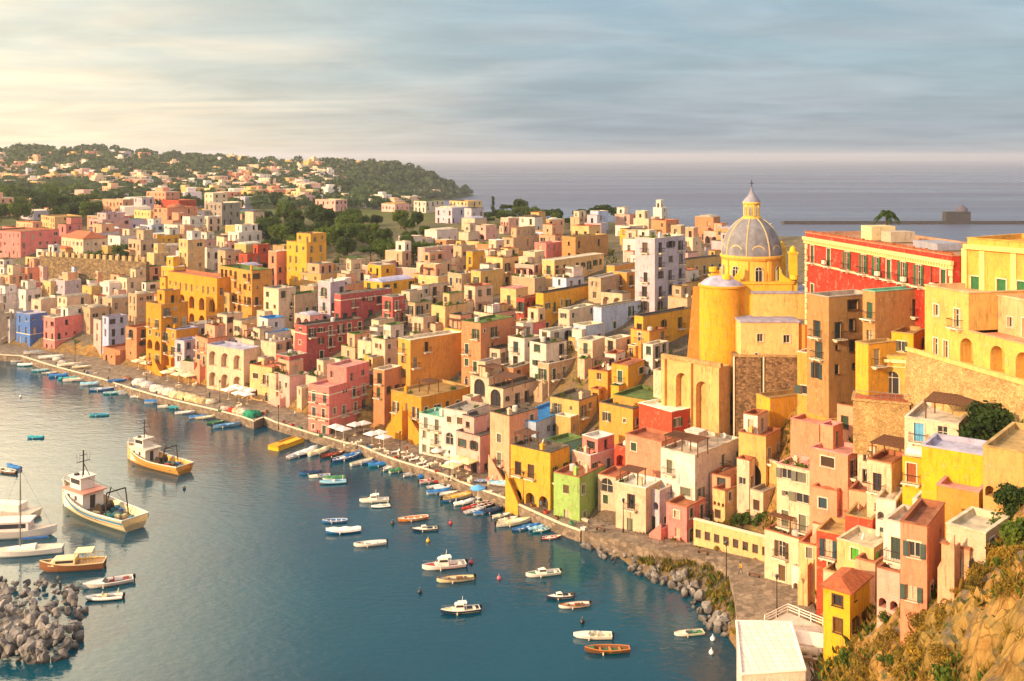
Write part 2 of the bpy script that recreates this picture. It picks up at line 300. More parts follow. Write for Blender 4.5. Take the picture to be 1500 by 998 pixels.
def sea_mat(name,near):
    m,nt,b,L=mat(name); v=N(nt,'ShaderNodeNewGeometry').outputs['Position']
    if near:
        n0=noise(nt,v,0.02,3,0.5)
        c=ramp(nt,n0,[(0.3,(0.0,0.032,0.062,1)),(0.7,(0.0,0.056,0.088,1))])
        n1=noise(nt,v,0.9,4,0.55,0.2,(0.75,1.25,1)); n2=noise(nt,v,0.22,3,0.5,0.2,(0.7,1.3,1))
        h=N(nt,'ShaderNodeMath',operation='MULTIPLY_ADD'); L(n2,h.inputs[0]); h.inputs[1].default_value=1.0; L(n1,h.inputs[2])
        bump(nt,b,h.outputs[0],0.07,0.7); b.inputs['Roughness'].default_value=0.07
    else:
        c=(0.075,0.082,0.135,1)
        n1=noise(nt,v,0.03,6,0.6,0.2,(0.35,1.1,1)); n2=noise(nt,v,0.0032,5,0.6,0.6,(0.28,1.6,1))
        h=N(nt,'ShaderNodeMath',operation='MULTIPLY_ADD'); L(n2,h.inputs[0]); h.inputs[1].default_value=6; L(n1,h.inputs[2])
        bump(nt,b,h.outputs[0],4.0,0.8)
        L(ramp(nt,n2,[(0.35,g(0.22)),(0.65,g(0.5))]),b.inputs['Roughness'])
    if hasattr(c,'links'): L(c,b.inputs['Base Color'])
    else: b.inputs['Base Color'].default_value=c
    b.inputs['IOR'].default_value=1.34; b.inputs['Specular IOR Level'].default_value=0.5; return m
M['sea']=sea_mat('harbour_water',True); M['farsea']=sea_mat('open_sea',False)
# ---------------------------------------------------------------- mesh building
class MB:
    def __init__(s): s.v=[]; s.f=[]; s.m=[]
    def add(s,vs,fs,mi=0):
        o=len(s.v); s.v+= [tuple(x) for x in vs]
        for f in fs: s.f.append(tuple(i+o for i in f)); s.m.append(mi)
        return s
    def box(s,x0,x1,y0,y1,z0,z1,mi=0):
        return s.add([(x0,y0,z0),(x1,y0,z0),(x1,y1,z0),(x0,y1,z0),(x0,y0,z1),(x1,y0,z1),(x1,y1,z1),(x0,y1,z1)],
          [(0,3,2,1),(4,5,6,7),(0,1,5,4),(1,2,6,5),(2,3,7,6),(3,0,4,7)],mi)
    def obox(s,o,ax,ay,az,mi=0):   # oriented box from corner o with edge vectors
        o,ax,ay,az=map(Vector,(o,ax,ay,az)); p=[o,o+ax,o+ax+ay,o+ay]; p+= [q+az for q in p]
        return s.add(p,[(0,3,2,1),(4,5,6,7),(0,1,5,4),(1,2,6,5),(2,3,7,6),(3,0,4,7)],mi)
    def bar(s,a,b,r=0.04,n=5,r2=None,mi=0):
        a,b=Vector(a),Vector(b); d=b-a
        if d.length<1e-5: return s
        q=d.to_track_quat('Z','Y'); r2=r if r2 is None else r2; P=[]
        for c,rr in ((a,r),(b,r2)):
            for k in range(n): P.append(c+q@Vector((rr*math.cos(2*math.pi*k/n),rr*math.sin(2*math.pi*k/n),0)))
        F=[(k,(k+1)%n,n+(k+1)%n,n+k) for k in range(n)]+[tuple(range(n))[::-1],tuple(range(n,2*n))]
        return s.add(P,F,mi)
    def lathe(s,prof,n=20,c=(0,0,0),mi=0,a0=0,a1=2*math.pi):
        full=abs(a1-a0-2*math.pi)<1e-6; k=n if full else n+1; P=[]
        for r,z in prof:
            for i in range(k):
                a=a0+(a1-a0)*i/n; P.append((c[0]+r*math.cos(a),c[1]+r*math.sin(a),c[2]+z))
        F=[]
        for j in range(len(prof)-1):
            for i in range(n):
                i2=(i+1)%k; F.append((j*k+i,j*k+i2,(j+1)*k+i2,(j+1)*k+i))
        return s.add(P,F,mi)
    def poly(s,top,z0,mi=0,cap=True):   # vertical-sided prism; top: list of (x,y,z)
        n=len(top); P=list(top)+[(p[0],p[1],z0) for p in top]
        F=[(i,n+i,n+(i+1)%n,(i+1)%n) for i in range(n)]; s.add(P,F,mi)
        if cap:
            t=tessellate_polygon([[Vector((p[0],p[1],0)) for p in top]]); s.add(top,t,mi)
        return s
    def facade(s,p0,e,n,w,h,holes,mi=0,mb=None,rmi=None):
        # wall face from p0 along e (unit) and up, outward n; holes (cx,z0,wid,hei,arch,depth,has_back)
        p0,e,n=Vector(p0),Vector(e),Vector(n); Z=Vector((0,0,1))
        loops=[[Vector((0,0,0)),Vector((w,0,0)),Vector((w,h,0)),Vector((0,h,0))]]; hl=[]
        for (cx,z0,wd,hg,arch,dep,back) in holes:
            a=[(cx-wd/2,z0),(cx+wd/2,z0)]
            if arch:
                sp=z0+hg-wd/2
                a+=[(cx+wd/2*math.cos(t),sp+wd/2*math.sin(t)) for t in [math.pi*k/8 for k in range(9)]]
            else: a+=[(cx+wd/2,z0+hg),(cx-wd/2,z0+hg)]
            loops.append([Vector((x,y,0)) for x,y in a]); hl.append((a,dep,back))
        flat=[p for l in loops for p in l]
        P=[p0+e*p.x+Z*p.y for p in flat]
        flip=(e.cross(Z)).dot(n)<0
        T=[]
        for t in tessellate_polygon(loops):
            a,b,c=[flat[i] for i in t]; ar=(b-a).cross(c-a).z
            if abs(ar)<1e-9: continue
            t=t if ar>0 else t[::-1]
            T.append(t[::-1] if flip else t)
        s.add(P,T,mi)
        for a,dep,back in hl:
            k=len(a); Q=[p0+e*x+Z*y for x,y in a]; Q+= [q-n*dep for q in Q]
            F=[(i,(i+1)%k,k+(i+1)%k,k+i) for i in range(k)]
            s.add(Q,F,mi if rmi is None else rmi)
            if back: s.add(Q[k:],[tuple(range(k))],mi if mb is None else mb)
        return s
    def mesh(s,name,mats,smooth=False):
        me=bpy.data.meshes.new(name); me.from_pydata(s.v,[],s.f)
        for x in mats: me.materials.append(M[x] if isinstance(x,str) else x)
        if len(mats)>1: me.polygons.foreach_set('material_index',s.m)
        if smooth: me.polygons.foreach_set('use_smooth',[True]*len(me.polygons))
        me.update(); return me
    def build(s,name,mats,parent=None,loc=(0,0,0),rz=0,col=None,smooth=False):
        if isinstance(mats,str): mats=[mats]
        return put(name,s.mesh(name,mats,smooth),parent,loc,rz,col)
def put(name,me,parent=None,loc=(0,0,0),rz=0,col=None,scale=None):
    o=bpy.data.objects.new(name,me); COL.objects.link(o)
    if parent: o.parent=parent
    o.location=loc; o.rotation_euler=(0,0,rz)
    if col: o.color=lin(col) if isinstance(col,str) else col
    if scale: o.scale=scale if hasattr(scale,'__len__') else (scale,)*3
    return o
THINGS=[]
def thing(name,cat,label=None,loc=(0,0,0),rz=0,group=None):
    o=bpy.data.objects.new(name,None); COL.objects.link(o); o.location=loc; o.rotation_euler=(0,0,rz); o.empty_display_size=0.5
    tag(o,cat,label,group); return o
def tag(o,cat,label=None,group=None):
    o['category']=cat
    if label: o['label']=label
    if group: o['group']=group
    return o
def struct(o,kind='structure'): o['kind']=kind; return o
def copy_tree(o,parent=None):
    c=o.copy(); COL.objects.link(c)
    if parent: c.parent=parent
    for ch in [x for x in o.children]: copy_tree(ch,c)
    return c
# ---------------------------------------------------------------- sea, land, quays
def grid(x0,x1,y0,y1,st,skip=None,dz=0):
    xs=np.arange(x0,x1+0.1,st); ys=np.arange(y0,y1+0.1,st); X,Y=np.meshgrid(xs,ys); Z=gz(X,Y)+dz
    if st<5: Z=Z-1.2*((X>12)&(X<60)&(Y>42)&(Y<110))*(Z>6)+0.25*np.sin(X*0.9+1.3*np.sin(Y*0.31))*np.sin(Y*0.8+X*0.21)*(np.abs(Z)>2.6)
    nx=len(xs); V=np.stack([X,Y,Z],-1).reshape(-1,3); F=[]
    for j in range(len(ys)-1):
        for i in range(nx-1):
            if skip and skip[0]<=xs[i] and xs[i+1]<=skip[1] and skip[2]<=ys[j] and ys[j+1]<=skip[3]: continue
            F.append((j*nx+i,j*nx+i+1,(j+1)*nx+i+1,(j+1)*nx+i))
    return V.tolist(),F
def build_land():
    b=MB(); v,f=grid(-340,170,-20,460,2.5); b.add(v,f)
    v,f=grid(-2600,1500,-200,2400,20,(-340,160,-20,460),-0.3); b.add(v,f)
    o=b.build('terrain',['ground'],smooth=True); struct(o)
    from mathutils import noise as mn
    xs=np.arange(8,64.1,.5); ys=np.arange(40,113.1,.5); X,Y=np.meshgrid(xs,ys); Z=gz(X,Y); V=[]; nx=len(xs)
    for x,y,z in zip(X.ravel(),Y.ravel(),Z.ravel()):
        e=min(1,(x-8)/5,(64-x)/5,(113-y)/5,(y-40)/4,max(0,(z-7)/6)); n=mn.fractal(Vector((x,y,z))*.16,1,2,5)*1.7+(abs(mn.noise(Vector((x*.42,y*.42,z*.15))))+.5*abs(mn.noise(Vector((x*1.1,y*1.1,z*.4)))))*1.7-.4; V.append((x,y,z+e*n-(1-e)*1.0))
    b=MB(); b.add(V,[(j*nx+i,j*nx+i+1,(j+1)*nx+i+1,(j+1)*nx+i) for j in range(len(ys)-1) for i in range(nx-1)]); struct(b.build('cliff',['ground'],smooth=False))
build_land()
b=MB(); b.add([(-420,-150,0),(400,-150,0),(400,470,0),(-420,470,0)],[(0,1,2,3)]); struct(b.build('harbour_water',['sea']))
b=MB(); D=70000
b.add([(-D,-3000,-.05),(D,-3000,-.05),(D,D,-.05),(-D,D,-.05)],[(0,1,2,3)]); struct(b.build('open_sea',['farsea']))
top=[atz(x,y,1.7) for x,y in QO]+[atz(x,y,1.7) for x,y in QI[::-1]]
b=MB(); b.poly([tuple(p) for p in top],-2.5); struct(b.build('quay',['paving']))
b=MB(); kp=[atz(x,y,1.7) for x,y in QO]
for p,q in zip(kp[:-1],kp[1:]):
    d=(q-p); n_=Vector((-d.y,d.x,0)).normalized()*.45; b.obox((p.x,p.y,1.704),d,n_,(0,0,.16))
struct(b.build('quay_kerb',['trim']))
b=MB(); b.poly([tuple(atz(*p)) for p in PO+PI],-1.0); struct(b.build('seafront_path',['paving']))
# ---------------------------------------------------------------- windows, doors and other house parts (meshes shared by size)
_C={}
def cached(key,fn):
    if key not in _C: _C[key]=fn()
    return _C[key]
def arc(wd,hg,n=8):
    sp=hg-wd/2; return [(wd/2*math.cos(math.pi*k/n),sp+wd/2*math.sin(math.pi*k/n)) for k in range(n+1)]
def win_mesh(wd,hg,arch=False,door=False,surround=True,fr2=False,cur=False):
    b=MB(); t=0.07
    if arch:
        P=[(-wd/2,0),(wd/2,0)]+arc(wd,hg); b.add([(x,0.10,z) for x,z in P],[tuple(range(len(P)))],1)
        A=arc(wd,hg)
        for (x0,z0),(x1,z1) in zip(A[:-1],A[1:]): b.bar((x0,0.05,z0),(x1,0.05,z1),t*.8,4)
        b.box(-wd/2,-wd/2+t,0,.09,0,hg-wd/2); b.box(wd/2-t,wd/2,0,.09,0,hg-wd/2)
        b.box(-t/2,t/2,0.01,.08,0,hg-.05); b.box(-wd/2+t,wd/2-t,0.0,.085,hg-wd/2-t/2,hg-wd/2+t/2)
    else:
        b.add([(-wd/2,.10,0),(wd/2,.10,0),(wd/2,.10,hg),(-wd/2,.10,hg)],[(0,1,2,3)],1)
        b.box(-wd/2,-wd/2+t,0,.09,0,hg); b.box(wd/2-t,wd/2,0,.09,0,hg)
        b.box(-wd/2+t,wd/2-t,0.0,.09,hg-t,hg); b.box(-wd/2+t,wd/2-t,0.0,.09,0,t)
        if wd>0.7: b.box(-t/2,t/2,0.01,.08,t,hg-t)
        if hg>1.6: b.box(-wd/2+t,wd/2-t,0.02,.075,hg*.66,hg*.66+.05)
    if surround:
        s=.14
        b.box(-wd/2-s,-wd/2,-.28,-.2,0,hg-(wd/2 if arch else 0)); b.box(wd/2,wd/2+s,-.28,-.2,0,hg-(wd/2 if arch else 0))
        if not arch: b.box(-wd/2-s,wd/2+s,-.28,-.2,hg,hg+s)
        if not door: b.box(-wd/2-s-.05,wd/2+s+.05,-.36,-.2,-.09,0)
    elif not door: b.box(-wd/2-.08,wd/2+.08,-.34,-.2,-.08,0)
    return b.mesh('window',['frame2' if fr2 else 'frame','curtain' if cur else 'glass'])
def shut_mesh(wd,hg,closed,sd):
    b=MB()
    if closed:
        x0,x1=sorted((sd*(wd/2-.02),sd*.01)); b.box(x0,x1,-.04,.02,.02,hg-.02)
        for k in range(int(hg/.3)): z=.12+k*.3; b.box(x0+.07,x1-.07,-.06,-.03,z,z+.14)
    else:
        x0,x1=sorted((sd*(wd/2+.02),sd*(wd-.03))); b.box(x0,x1,-.34,-.285,.02,hg-.02)
        for k in range(int(hg/.4)): b.box(x0+.06,x1-.06,-.37,-.335,.12+k*.4,.3+k*.4)
    return b.mesh('shutter',['paint'])
def shutters(ob,ww,hh,cl,col,nm='shutter'):
    for sd in (-1,1): put(nm,cached(('sh',round(ww,2),round(hh,2),cl,sd),lambda:shut_mesh(ww,hh,cl,sd)),ob,(0,0,0),0,col=col)
def balcony_mesh(wd,dp):
    b=MB(); b.box(-wd/2,wd/2,-dp,0.02,-.16,0); b.box(-wd/2+.2,-wd/2+.4,-dp*.7,0,-.4,-.16); b.box(wd/2-.4,wd/2-.2,-dp*.7,0,-.4,-.16)
    return b.mesh('balcony',['trim'])
def railing_mesh(wd,dp,h=1.0):
    b=MB(); P=[(-wd/2+.04,0),(-wd/2+.04,-dp+.05),(wd/2-.04,-dp+.05),(wd/2-.04,0)]
    for (x0,y0),(x1,y1) in zip(P[:-1],P[1:]):
        b.bar((x0,y0,h),(x1,y1,h),.035,4); b.bar((x0,y0,.08),(x1,y1,.08),.025,4)
        n=max(2,int(math.hypot(x1-x0,y1-y0)/.22))
        for k in range(n+1):
            x=x0+(x1-x0)*k/n; y=y0+(y1-y0)*k/n; b.bar((x,y,.08),(x,y,h),.014,3)
    return b.mesh('railing',['metal'])
def dish_mesh():
    b=MB(); b.bar((0,0,0),(0,0,.7),.03,5)
    prof=[(0.001,0),(.2,.03),(.36,.1),(.45,.17)]
    q=Vector((-.6,-.75,.35)).to_track_quat('Z','Y'); t=MB(); t.lathe(prof,14)
    b.add([q@Vector(v)+Vector((0,0,.8)) for v in t.v],t.f); b.bar((0,0,.8),tuple(q@Vector((0,0,.45))+Vector((0,0,.8))),.015,4)
    return b.mesh('satellite_dish',['trimc'])
def tank_mesh():
    b=MB(); b.lathe([(.001,0),(.5,0),(.55,.1),(.55,.95),(.4,1.08),(.001,1.12)],12); return b.mesh('water_tank',['trimc'],)
def chimney_mesh():
    b=MB(); b.box(-.3,.3,-.3,.3,0,1.1); b.box(-.4,.4,-.4,.4,1.1,1.22); b.box(-.2,.2,-.2,.2,1.22,1.45); return b.mesh('chimney',['trimc'])
def pot_mesh(k):
    r=random.Random(k); b=MB(); b.lathe([(.001,0),(.18,0),(.26,.4),(.001,.4)],8,mi=0)
    for i in range(60):
        c=Vector((r.gauss(0,.25),r.gauss(0,.25),.7+r.gauss(0,.2))); d=Vector((r.gauss(0,1),r.gauss(0,1),r.gauss(0,1))).normalized(); e=d.orthogonal()
        s=.13; b.add([c+d*s,c+e*s,c-d*s,c-e*s],[(0,1,2,3)],1)
    return b.mesh('potted_plant',['tile','leaf'])
def pergola_mesh(wd,dp,h=2.3,cover=True):
    b=MB()
    for x in (0.08,wd-.08):
        for y in (0.08,dp-.08): b.box(x-.07,x+.07,y-.07,y+.07,0,h)
    b.box(-.1,wd+.1,0,.14,h,h+.14); b.box(-.1,wd+.1,dp-.14,dp,h,h+.14)
    n=int(wd/(.28 if cover else .55))
    for k in range(n+1):
        x=wd*k/max(n,1); b.box(x-(.11 if cover else .06),x+(.11 if cover else .06),-.25,dp+.25,h+.142,h+.2)
    return b.mesh('pergola',['wood'])
def awning_mesh(wd,dp):
    b=MB(); n=8
    P=[]
    for k in range(n+1):
        x=-wd/2+wd*k/n; P+=[(x,0,0),(x,-dp*.55,-.28-.03*(k%2)),(x,-dp,-.6),(x,-dp,-.82)]
    F=[]
    for k in range(n):
        for j in range(3): F.append((4*k+j,4*k+4+j,4*k+5+j,4*k+1+j))
    b.add(P,F); Q=[(x,y,z-.03) for x,y,z in P]; b.add(Q,[f[::-1] for f in F])
    b.bar((-wd/2,0,-.6),(-wd/2,-dp,-.62),.025,4); b.bar((wd/2,0,-.6),(wd/2,-dp,-.62),.025,4)
    return b.mesh('awning',['canvas'])
SHC=['#2f4a34','#35523e','#4a3524','#5a4630','#3a4a46','#6a6a5a','#27404a']
rnd=random.Random(11)
HOUSES=[]       # (cx,cy,radius) footprints
SCR=[]          # screen boxes of placed houses (x0,x1,ytop,yfoot,Y)
PALE={'flat':None}
RC={'grey':'#a39686','pale':'#c9bba6','white':'#ddd6ca','green':'#5d7040','rust':'#a0664a','dark':'#5f564e','blue':'#3f86c4','teal':'#6fa890','lilac':'#a39fb4','ochre':'#a8895a','pink':'#c98c84','tile':'#a65a38'}
HC_={'yellow':'#dba030','bright yellow':'#dfa41c','deep yellow':'#d68c1e','pale yellow':'#dab078','orange':'#d8923e','salmon':'#e08c6c','pink':'#dc7a72','rose':'#b05050','red':'#b84028','dark red':'#9a3830',
 'cream':'#d6b698','white':'#d8cac0','lilac':'#bfb0ba','pale blue':'#a9b8d4','blue':'#4677bd','beige':'#bc9c7c','brown':'#b88450','ochre':'#cca05e','peach':'#dc9e7c','lime green':'#94b45e','teal':'#6fae9e','terracotta':'#c07e56','grey':'#9b928a','stone':'#b08c60','pale pink':'#dca496','dark brown':'#9c7648'}
def jit(h,a=0.05,r=rnd):
    c=lin(h) if isinstance(h,str) else h
    k=1+r.uniform(-a,a)*1.6; return (min(.92,c[0]*k*(1+r.uniform(-a,a)*.5)),min(.92,c[1]*k),min(.92,c[2]*k*(1+r.uniform(-a,a))),1)
def volume(root,pname,x0,x1,y0,y1,z0,z1,col,o,M4,lod,sink=0.0):
    fd=o['r'].random()<.4
    """one block of a house in its local frame: wall mesh with real openings, windows, roof"""
    r=o['r']; worn='worn' if o.get('worn') else 'plaster'
    W=x1-x0; D=y1-y0; H=z1-z0; fl=o.get('fl') or max(1,round(H/3.3)); fh=H/fl
    wp=MB(); wins=[]
    zb=z0-sink
    def lay(e,n,p0,wd,side):
        holes=[]; prob=o.get('pw',.9) if side==0 else o.get('pr',.74)
        sp=o.get('sp',2.7); nc=max(1,int(wd/sp)); 
        if wd<1.6: return holes
        for f in range(fl):
            zf=z0+f*fh; arches=f in o.get('arch',()) and side in o.get('as',(0,))
            ac=o.get('an',nc) if arches else nc
            for c in range(ac):
                cx=wd*(c+.5)/ac
                if not arches and r.random()>prob: continue
                if not arches: cx+=r.uniform(-.25,.25) if o.get('irr',1) else 0
                px=p0[0]+e[0]*cx; py=p0[1]+e[1]*cx
                wpnt=M4@Vector((px,py,zf))
                if lod<3 and g1(wpnt.x+0,wpnt.y)>wpnt.z+0.9: continue
                if arches:
                    aw=min(wd/ac*.68,2.9); ah=min(fh-.5,aw*1.25)
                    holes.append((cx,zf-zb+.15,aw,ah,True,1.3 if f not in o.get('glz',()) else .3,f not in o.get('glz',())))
                    if f in o.get('glz',()): wins.append((p0,e,n,cx,zf+.15,aw,ah,True,0,side,.3,False))
                    continue
                t=r.random(); big=o.get('bigw',0)
                if f==0 and t<.4: kind=('d',1.05,min(2.15,fh-.4),.05)
                elif t<.3+o.get('bal',0.25)*.6 and f>0: kind=('b',1.05,min(2.15,fh-.5),.05)
                elif t<.85: kind=('w',r.choice([.8,.95,1.1]) if not big else 1.5,min(r.choice([1.1,1.35,1.55]),fh-1.3),.95)
                elif t<.93: kind=('s',.6,min(.7,fh-1.4),1.4)
                else: kind=('w',1.9,min(1.3,fh-1.3),.95)
                kd,ww,hh,zz=kind
                if hh<.4 or ww>wd-.5: continue
                if fh<2.6: zz=min(zz,.6)
                ar=(r.random()<.18 and kd=='d')
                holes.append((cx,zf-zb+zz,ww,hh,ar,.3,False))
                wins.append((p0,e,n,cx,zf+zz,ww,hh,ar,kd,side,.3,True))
        return holes
    S_=[((x0,y0,zb),(1,0,0),(0,-1,0),W,0),((x1,y0,zb),(0,1,0),(1,0,0),D,1)]
    for p0,e,n,wd,side in S_:
        hs=lay(e,n,p0,wd,side)
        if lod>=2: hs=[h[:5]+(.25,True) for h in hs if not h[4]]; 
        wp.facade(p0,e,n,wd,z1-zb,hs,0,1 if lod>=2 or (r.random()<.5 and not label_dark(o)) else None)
    wp.facade((x1,y1,zb),(-1,0,0),(0,1,0),W,z1-zb,[]); wp.facade((x0,y1,zb),(0,-1,0),(-1,0,0),D,z1-zb,[])
    t=.28 if lod<2 else .4; pz=.45 if lod<3 else .3
    wall=wp.build(pname,[worn,'dark'],root,col=col)
    rf=MB(); k=.05
    # parapet coping + sunken roof deck
    cop=.12
    rf.box(x0-k,x1+k,y0-k,y0+t,z1,z1+cop,1); rf.box(x0-k,x1+k,y1-t,y1+k,z1,z1+cop,1); rf.box(x0-k,x0+t,y0+t,y1-t,z1,z1+cop,1); rf.box(x1-t,x1+k,y0+t,y1-t,z1,z1+cop,1)
    rf.box(x0+t,x1-t,y0+.02,y0+t,z1-pz,z1-.002,1)
    rf.add([(x0+.02,y0+.02,z1-pz),(x1-.02,y0+.02,z1-pz),(x1-.02,y1-.02,z1-pz),(x0+.02,y1-.02,z1-pz)],[(0,1,2,3)],0)
    for a,bq in (((x0+t,y0+t),(x1-t,y0+t)),((x1-t,y0+t),(x1-t,y1-t)),((x1-t,y1-t),(x0+t,y1-t)),((x0+t,y1-t),(x0+t,y0+t))):
        rf.add([(a[0],a[1],z1-pz),(bq[0],bq[1],z1-pz),(bq[0],bq[1],z1),(a[0],a[1],z1)],[(0,1,2,3)],1)
    rt=o.get('roof','flat')
    if rt=='vault':
        n=8; L0,L1=y0+.5,y1-.5; cx=(x0+x1)/2; rw=(W-1.2)/2; hh=min(rw*.45,1.2)
        P=[]; 
        for i in range(n+1):
            a=math.pi*i/n; P+=[(cx-rw*math.cos(a),L0,z1-pz+hh*math.sin(a)),(cx-rw*math.cos(a),L1,z1-pz+hh*math.sin(a))]
        rf.add(P,[(2*i,2*i+1,2*i+3,2*i+2) for i in range(n)]+[tuple(range(0,2*n+2,2)),tuple(range(2*n+1,0,-2))],0)
    if rt=='dome':
        rr=min(W,D)/2-.4; cx=(x0+x1)/2; cy_=(y0+y1)/2; rf.lathe([(rr,0),(rr*.9,rr*.18),(rr*.7,rr*.33),(rr*.4,rr*.44),(.01,rr*.48)],16,(cx,cy_,z1-pz))
    roofo=rf.build('roof',['roof','roof'],root,col=jit(RC[o.get('rc','grey')],.08,r)) if rt!='tile' else None
    if rt=='tile':
        b=MB(); e=.35; hz=min(W,D)*.22+.2
        if W>D: P=[(x0-e,y0-e,z1),(x1+e,y0-e,z1),(x1+e,y1+e,z1),(x0-e,y1+e,z1),(x0+D*.4,(y0+y1)/2,z1+hz),(x1-D*.4,(y0+y1)/2,z1+hz)]; F=[(0,1,5,4),(1,2,5),(2,3,4,5),(3,0,4)]
        else: P=[(x0-e,y0-e,z1),(x1+e,y0-e,z1),(x1+e,y1+e,z1),(x0-e,y1+e,z1),((x0+x1)/2,y0+W*.4,z1+hz),((x0+x1)/2,y1-W*.4,z1+hz)]; F=[(0,1,4),(1,2,5,4),(2,3,5),(3,0,4,5)]
        b.add(P,F); b.box(x0-e,x1+e,y0-e,y1+e,z1-.14,z1-.004); b.build('roof',['tile'],root)
    # windows
    if lod<2:
        for (p0,e,n,cx,zz,ww,hh,ar,kd,side,dep,sur) in wins:
            loc=(p0[0]+e[0]*cx-n[0]*.2,p0[1]+e[1]*cx-n[1]*.2,zz); rz=0 if side==0 else R(90)
            cu=r.random()<.22; sq=int(sur and o.get('sur',1) and lod==0 and r.random()<.75); key=('w',round(ww,2),round(hh,2),ar,kd in('d','b'),sq,fd,cu)
            me=cached(key,lambda:win_mesh(ww,hh,ar,kd in ('d','b'),sq,fd,cu))
            ob=put('door' if kd=='d' else 'window',me,root,loc,rz)
            if lod==0 and not ar and kd!=0:
                q=r.random(); sc=o.get('sh',SHC[0])
                if q<o.get('ps',.75):
                    cl=q<o.get('ps',.75)*.62
                    shutters(ob,ww,hh,cl,jit(sc,.15,r),'shutter' if kd!='d' else 'door_leaf')
            if kd=='b' and lod==0:
                ba=put('balcony',cached(('bal',1),lambda:balcony_mesh(2.0,.85)),root,(p0[0]+e[0]*cx,p0[1]+e[1]*cx,zz-.02),rz)
                put('railing',cached(('rl',1),lambda:railing_mesh(2.0,.85)),ba,(0,0,0))
    # roof furniture
    zr=z1-pz
    if lod==0 and rt in('flat',) and W>4 and D>4 and not o.get('bare'):
        used=[]
        def spot(m=1.0):
            for _ in range(12):
                x=r.uniform(x0+m,x1-m); y=r.uniform(y0+m,y1-m)
                if all(math.hypot(x-a,y-b)>2 for a,b in used): used.append((x,y)); return x,y
            return None
        if r.random()<.5 and W>6 and D>6:
            q=spot(2.0)
            if q:
                ww=r.uniform(1.2,1.7); hh=r.uniform(1.9,2.4); b=MB(); b.box(q[0]-ww,q[0]+ww,q[1]-1.2,q[1]+1.2,zr,zr+hh,0); b.box(q[0]-ww-.1,q[0]+ww+.1,q[1]-1.3,q[1]+1.3,zr+hh,zr+hh+.14,0)
                rr=b.build('roof_room',['plaster'],root,col=jit(HC_[r.choice(['white','cream',o['cn'],o['cn']])],.06,r)); put('door',cached(('w',.85,1.8,False,True,0),lambda:win_mesh(.85,1.8,False,True,0)),rr,(q[0],q[1]-1.16,zr+.02))
        for nm,fn,p,cl in (('satellite_dish',dish_mesh,.55,'#c8c0b4'),('chimney',chimney_mesh,.5,o['cn']),('water_tank',tank_mesh,.25,'#b8b4ac'),('chimney',chimney_mesh,.2,'cream')):
            if r.random()<p:
                q=spot(.7)
                if q: put(nm,cached(nm,fn),root,(q[0],q[1],zr),r.uniform(-.4,.4),col=lin(HC_.get(cl,cl)))
        if r.random()<.4:
            q=spot(.6)
            if q: put('antenna',cached('ant',lambda:MB().bar((0,0,0),(0,0,3),.03,4).bar((-.6,0,2.7),(.6,0,2.7),.02,3).bar((-.4,0,2.4),(.4,0,2.4),.02,3).mesh('antenna',['steel'])),root,(q[0],q[1],zr),r.uniform(0,3))
        for _ in range(r.choice([0,0,1,2,4])):
            q=(r.uniform(x0+.6,x1-.6),y0+.65) if r.random()<.6 else (x1-.6,r.uniform(y0+.6,y1-.6))
            kk=r.randrange(3); put('potted_plant',cached(('pot',kk),lambda:pot_mesh(kk)),root,(q[0],q[1],zr),r.uniform(0,6),scale=r.uniform(.7,1.2))
        if r.random()<o.get('pg',.22):
            q=(x0+.4,y0+.5); put('pergola',cached(('pg',1),lambda:pergola_mesh(3.2,2.6)),root,(q[0],q[1],zr),0)
    return roofo
def label_dark(o): return bool(o.get('bare'))
def inland_ok(p): return p.z>4 or p.x>1e3
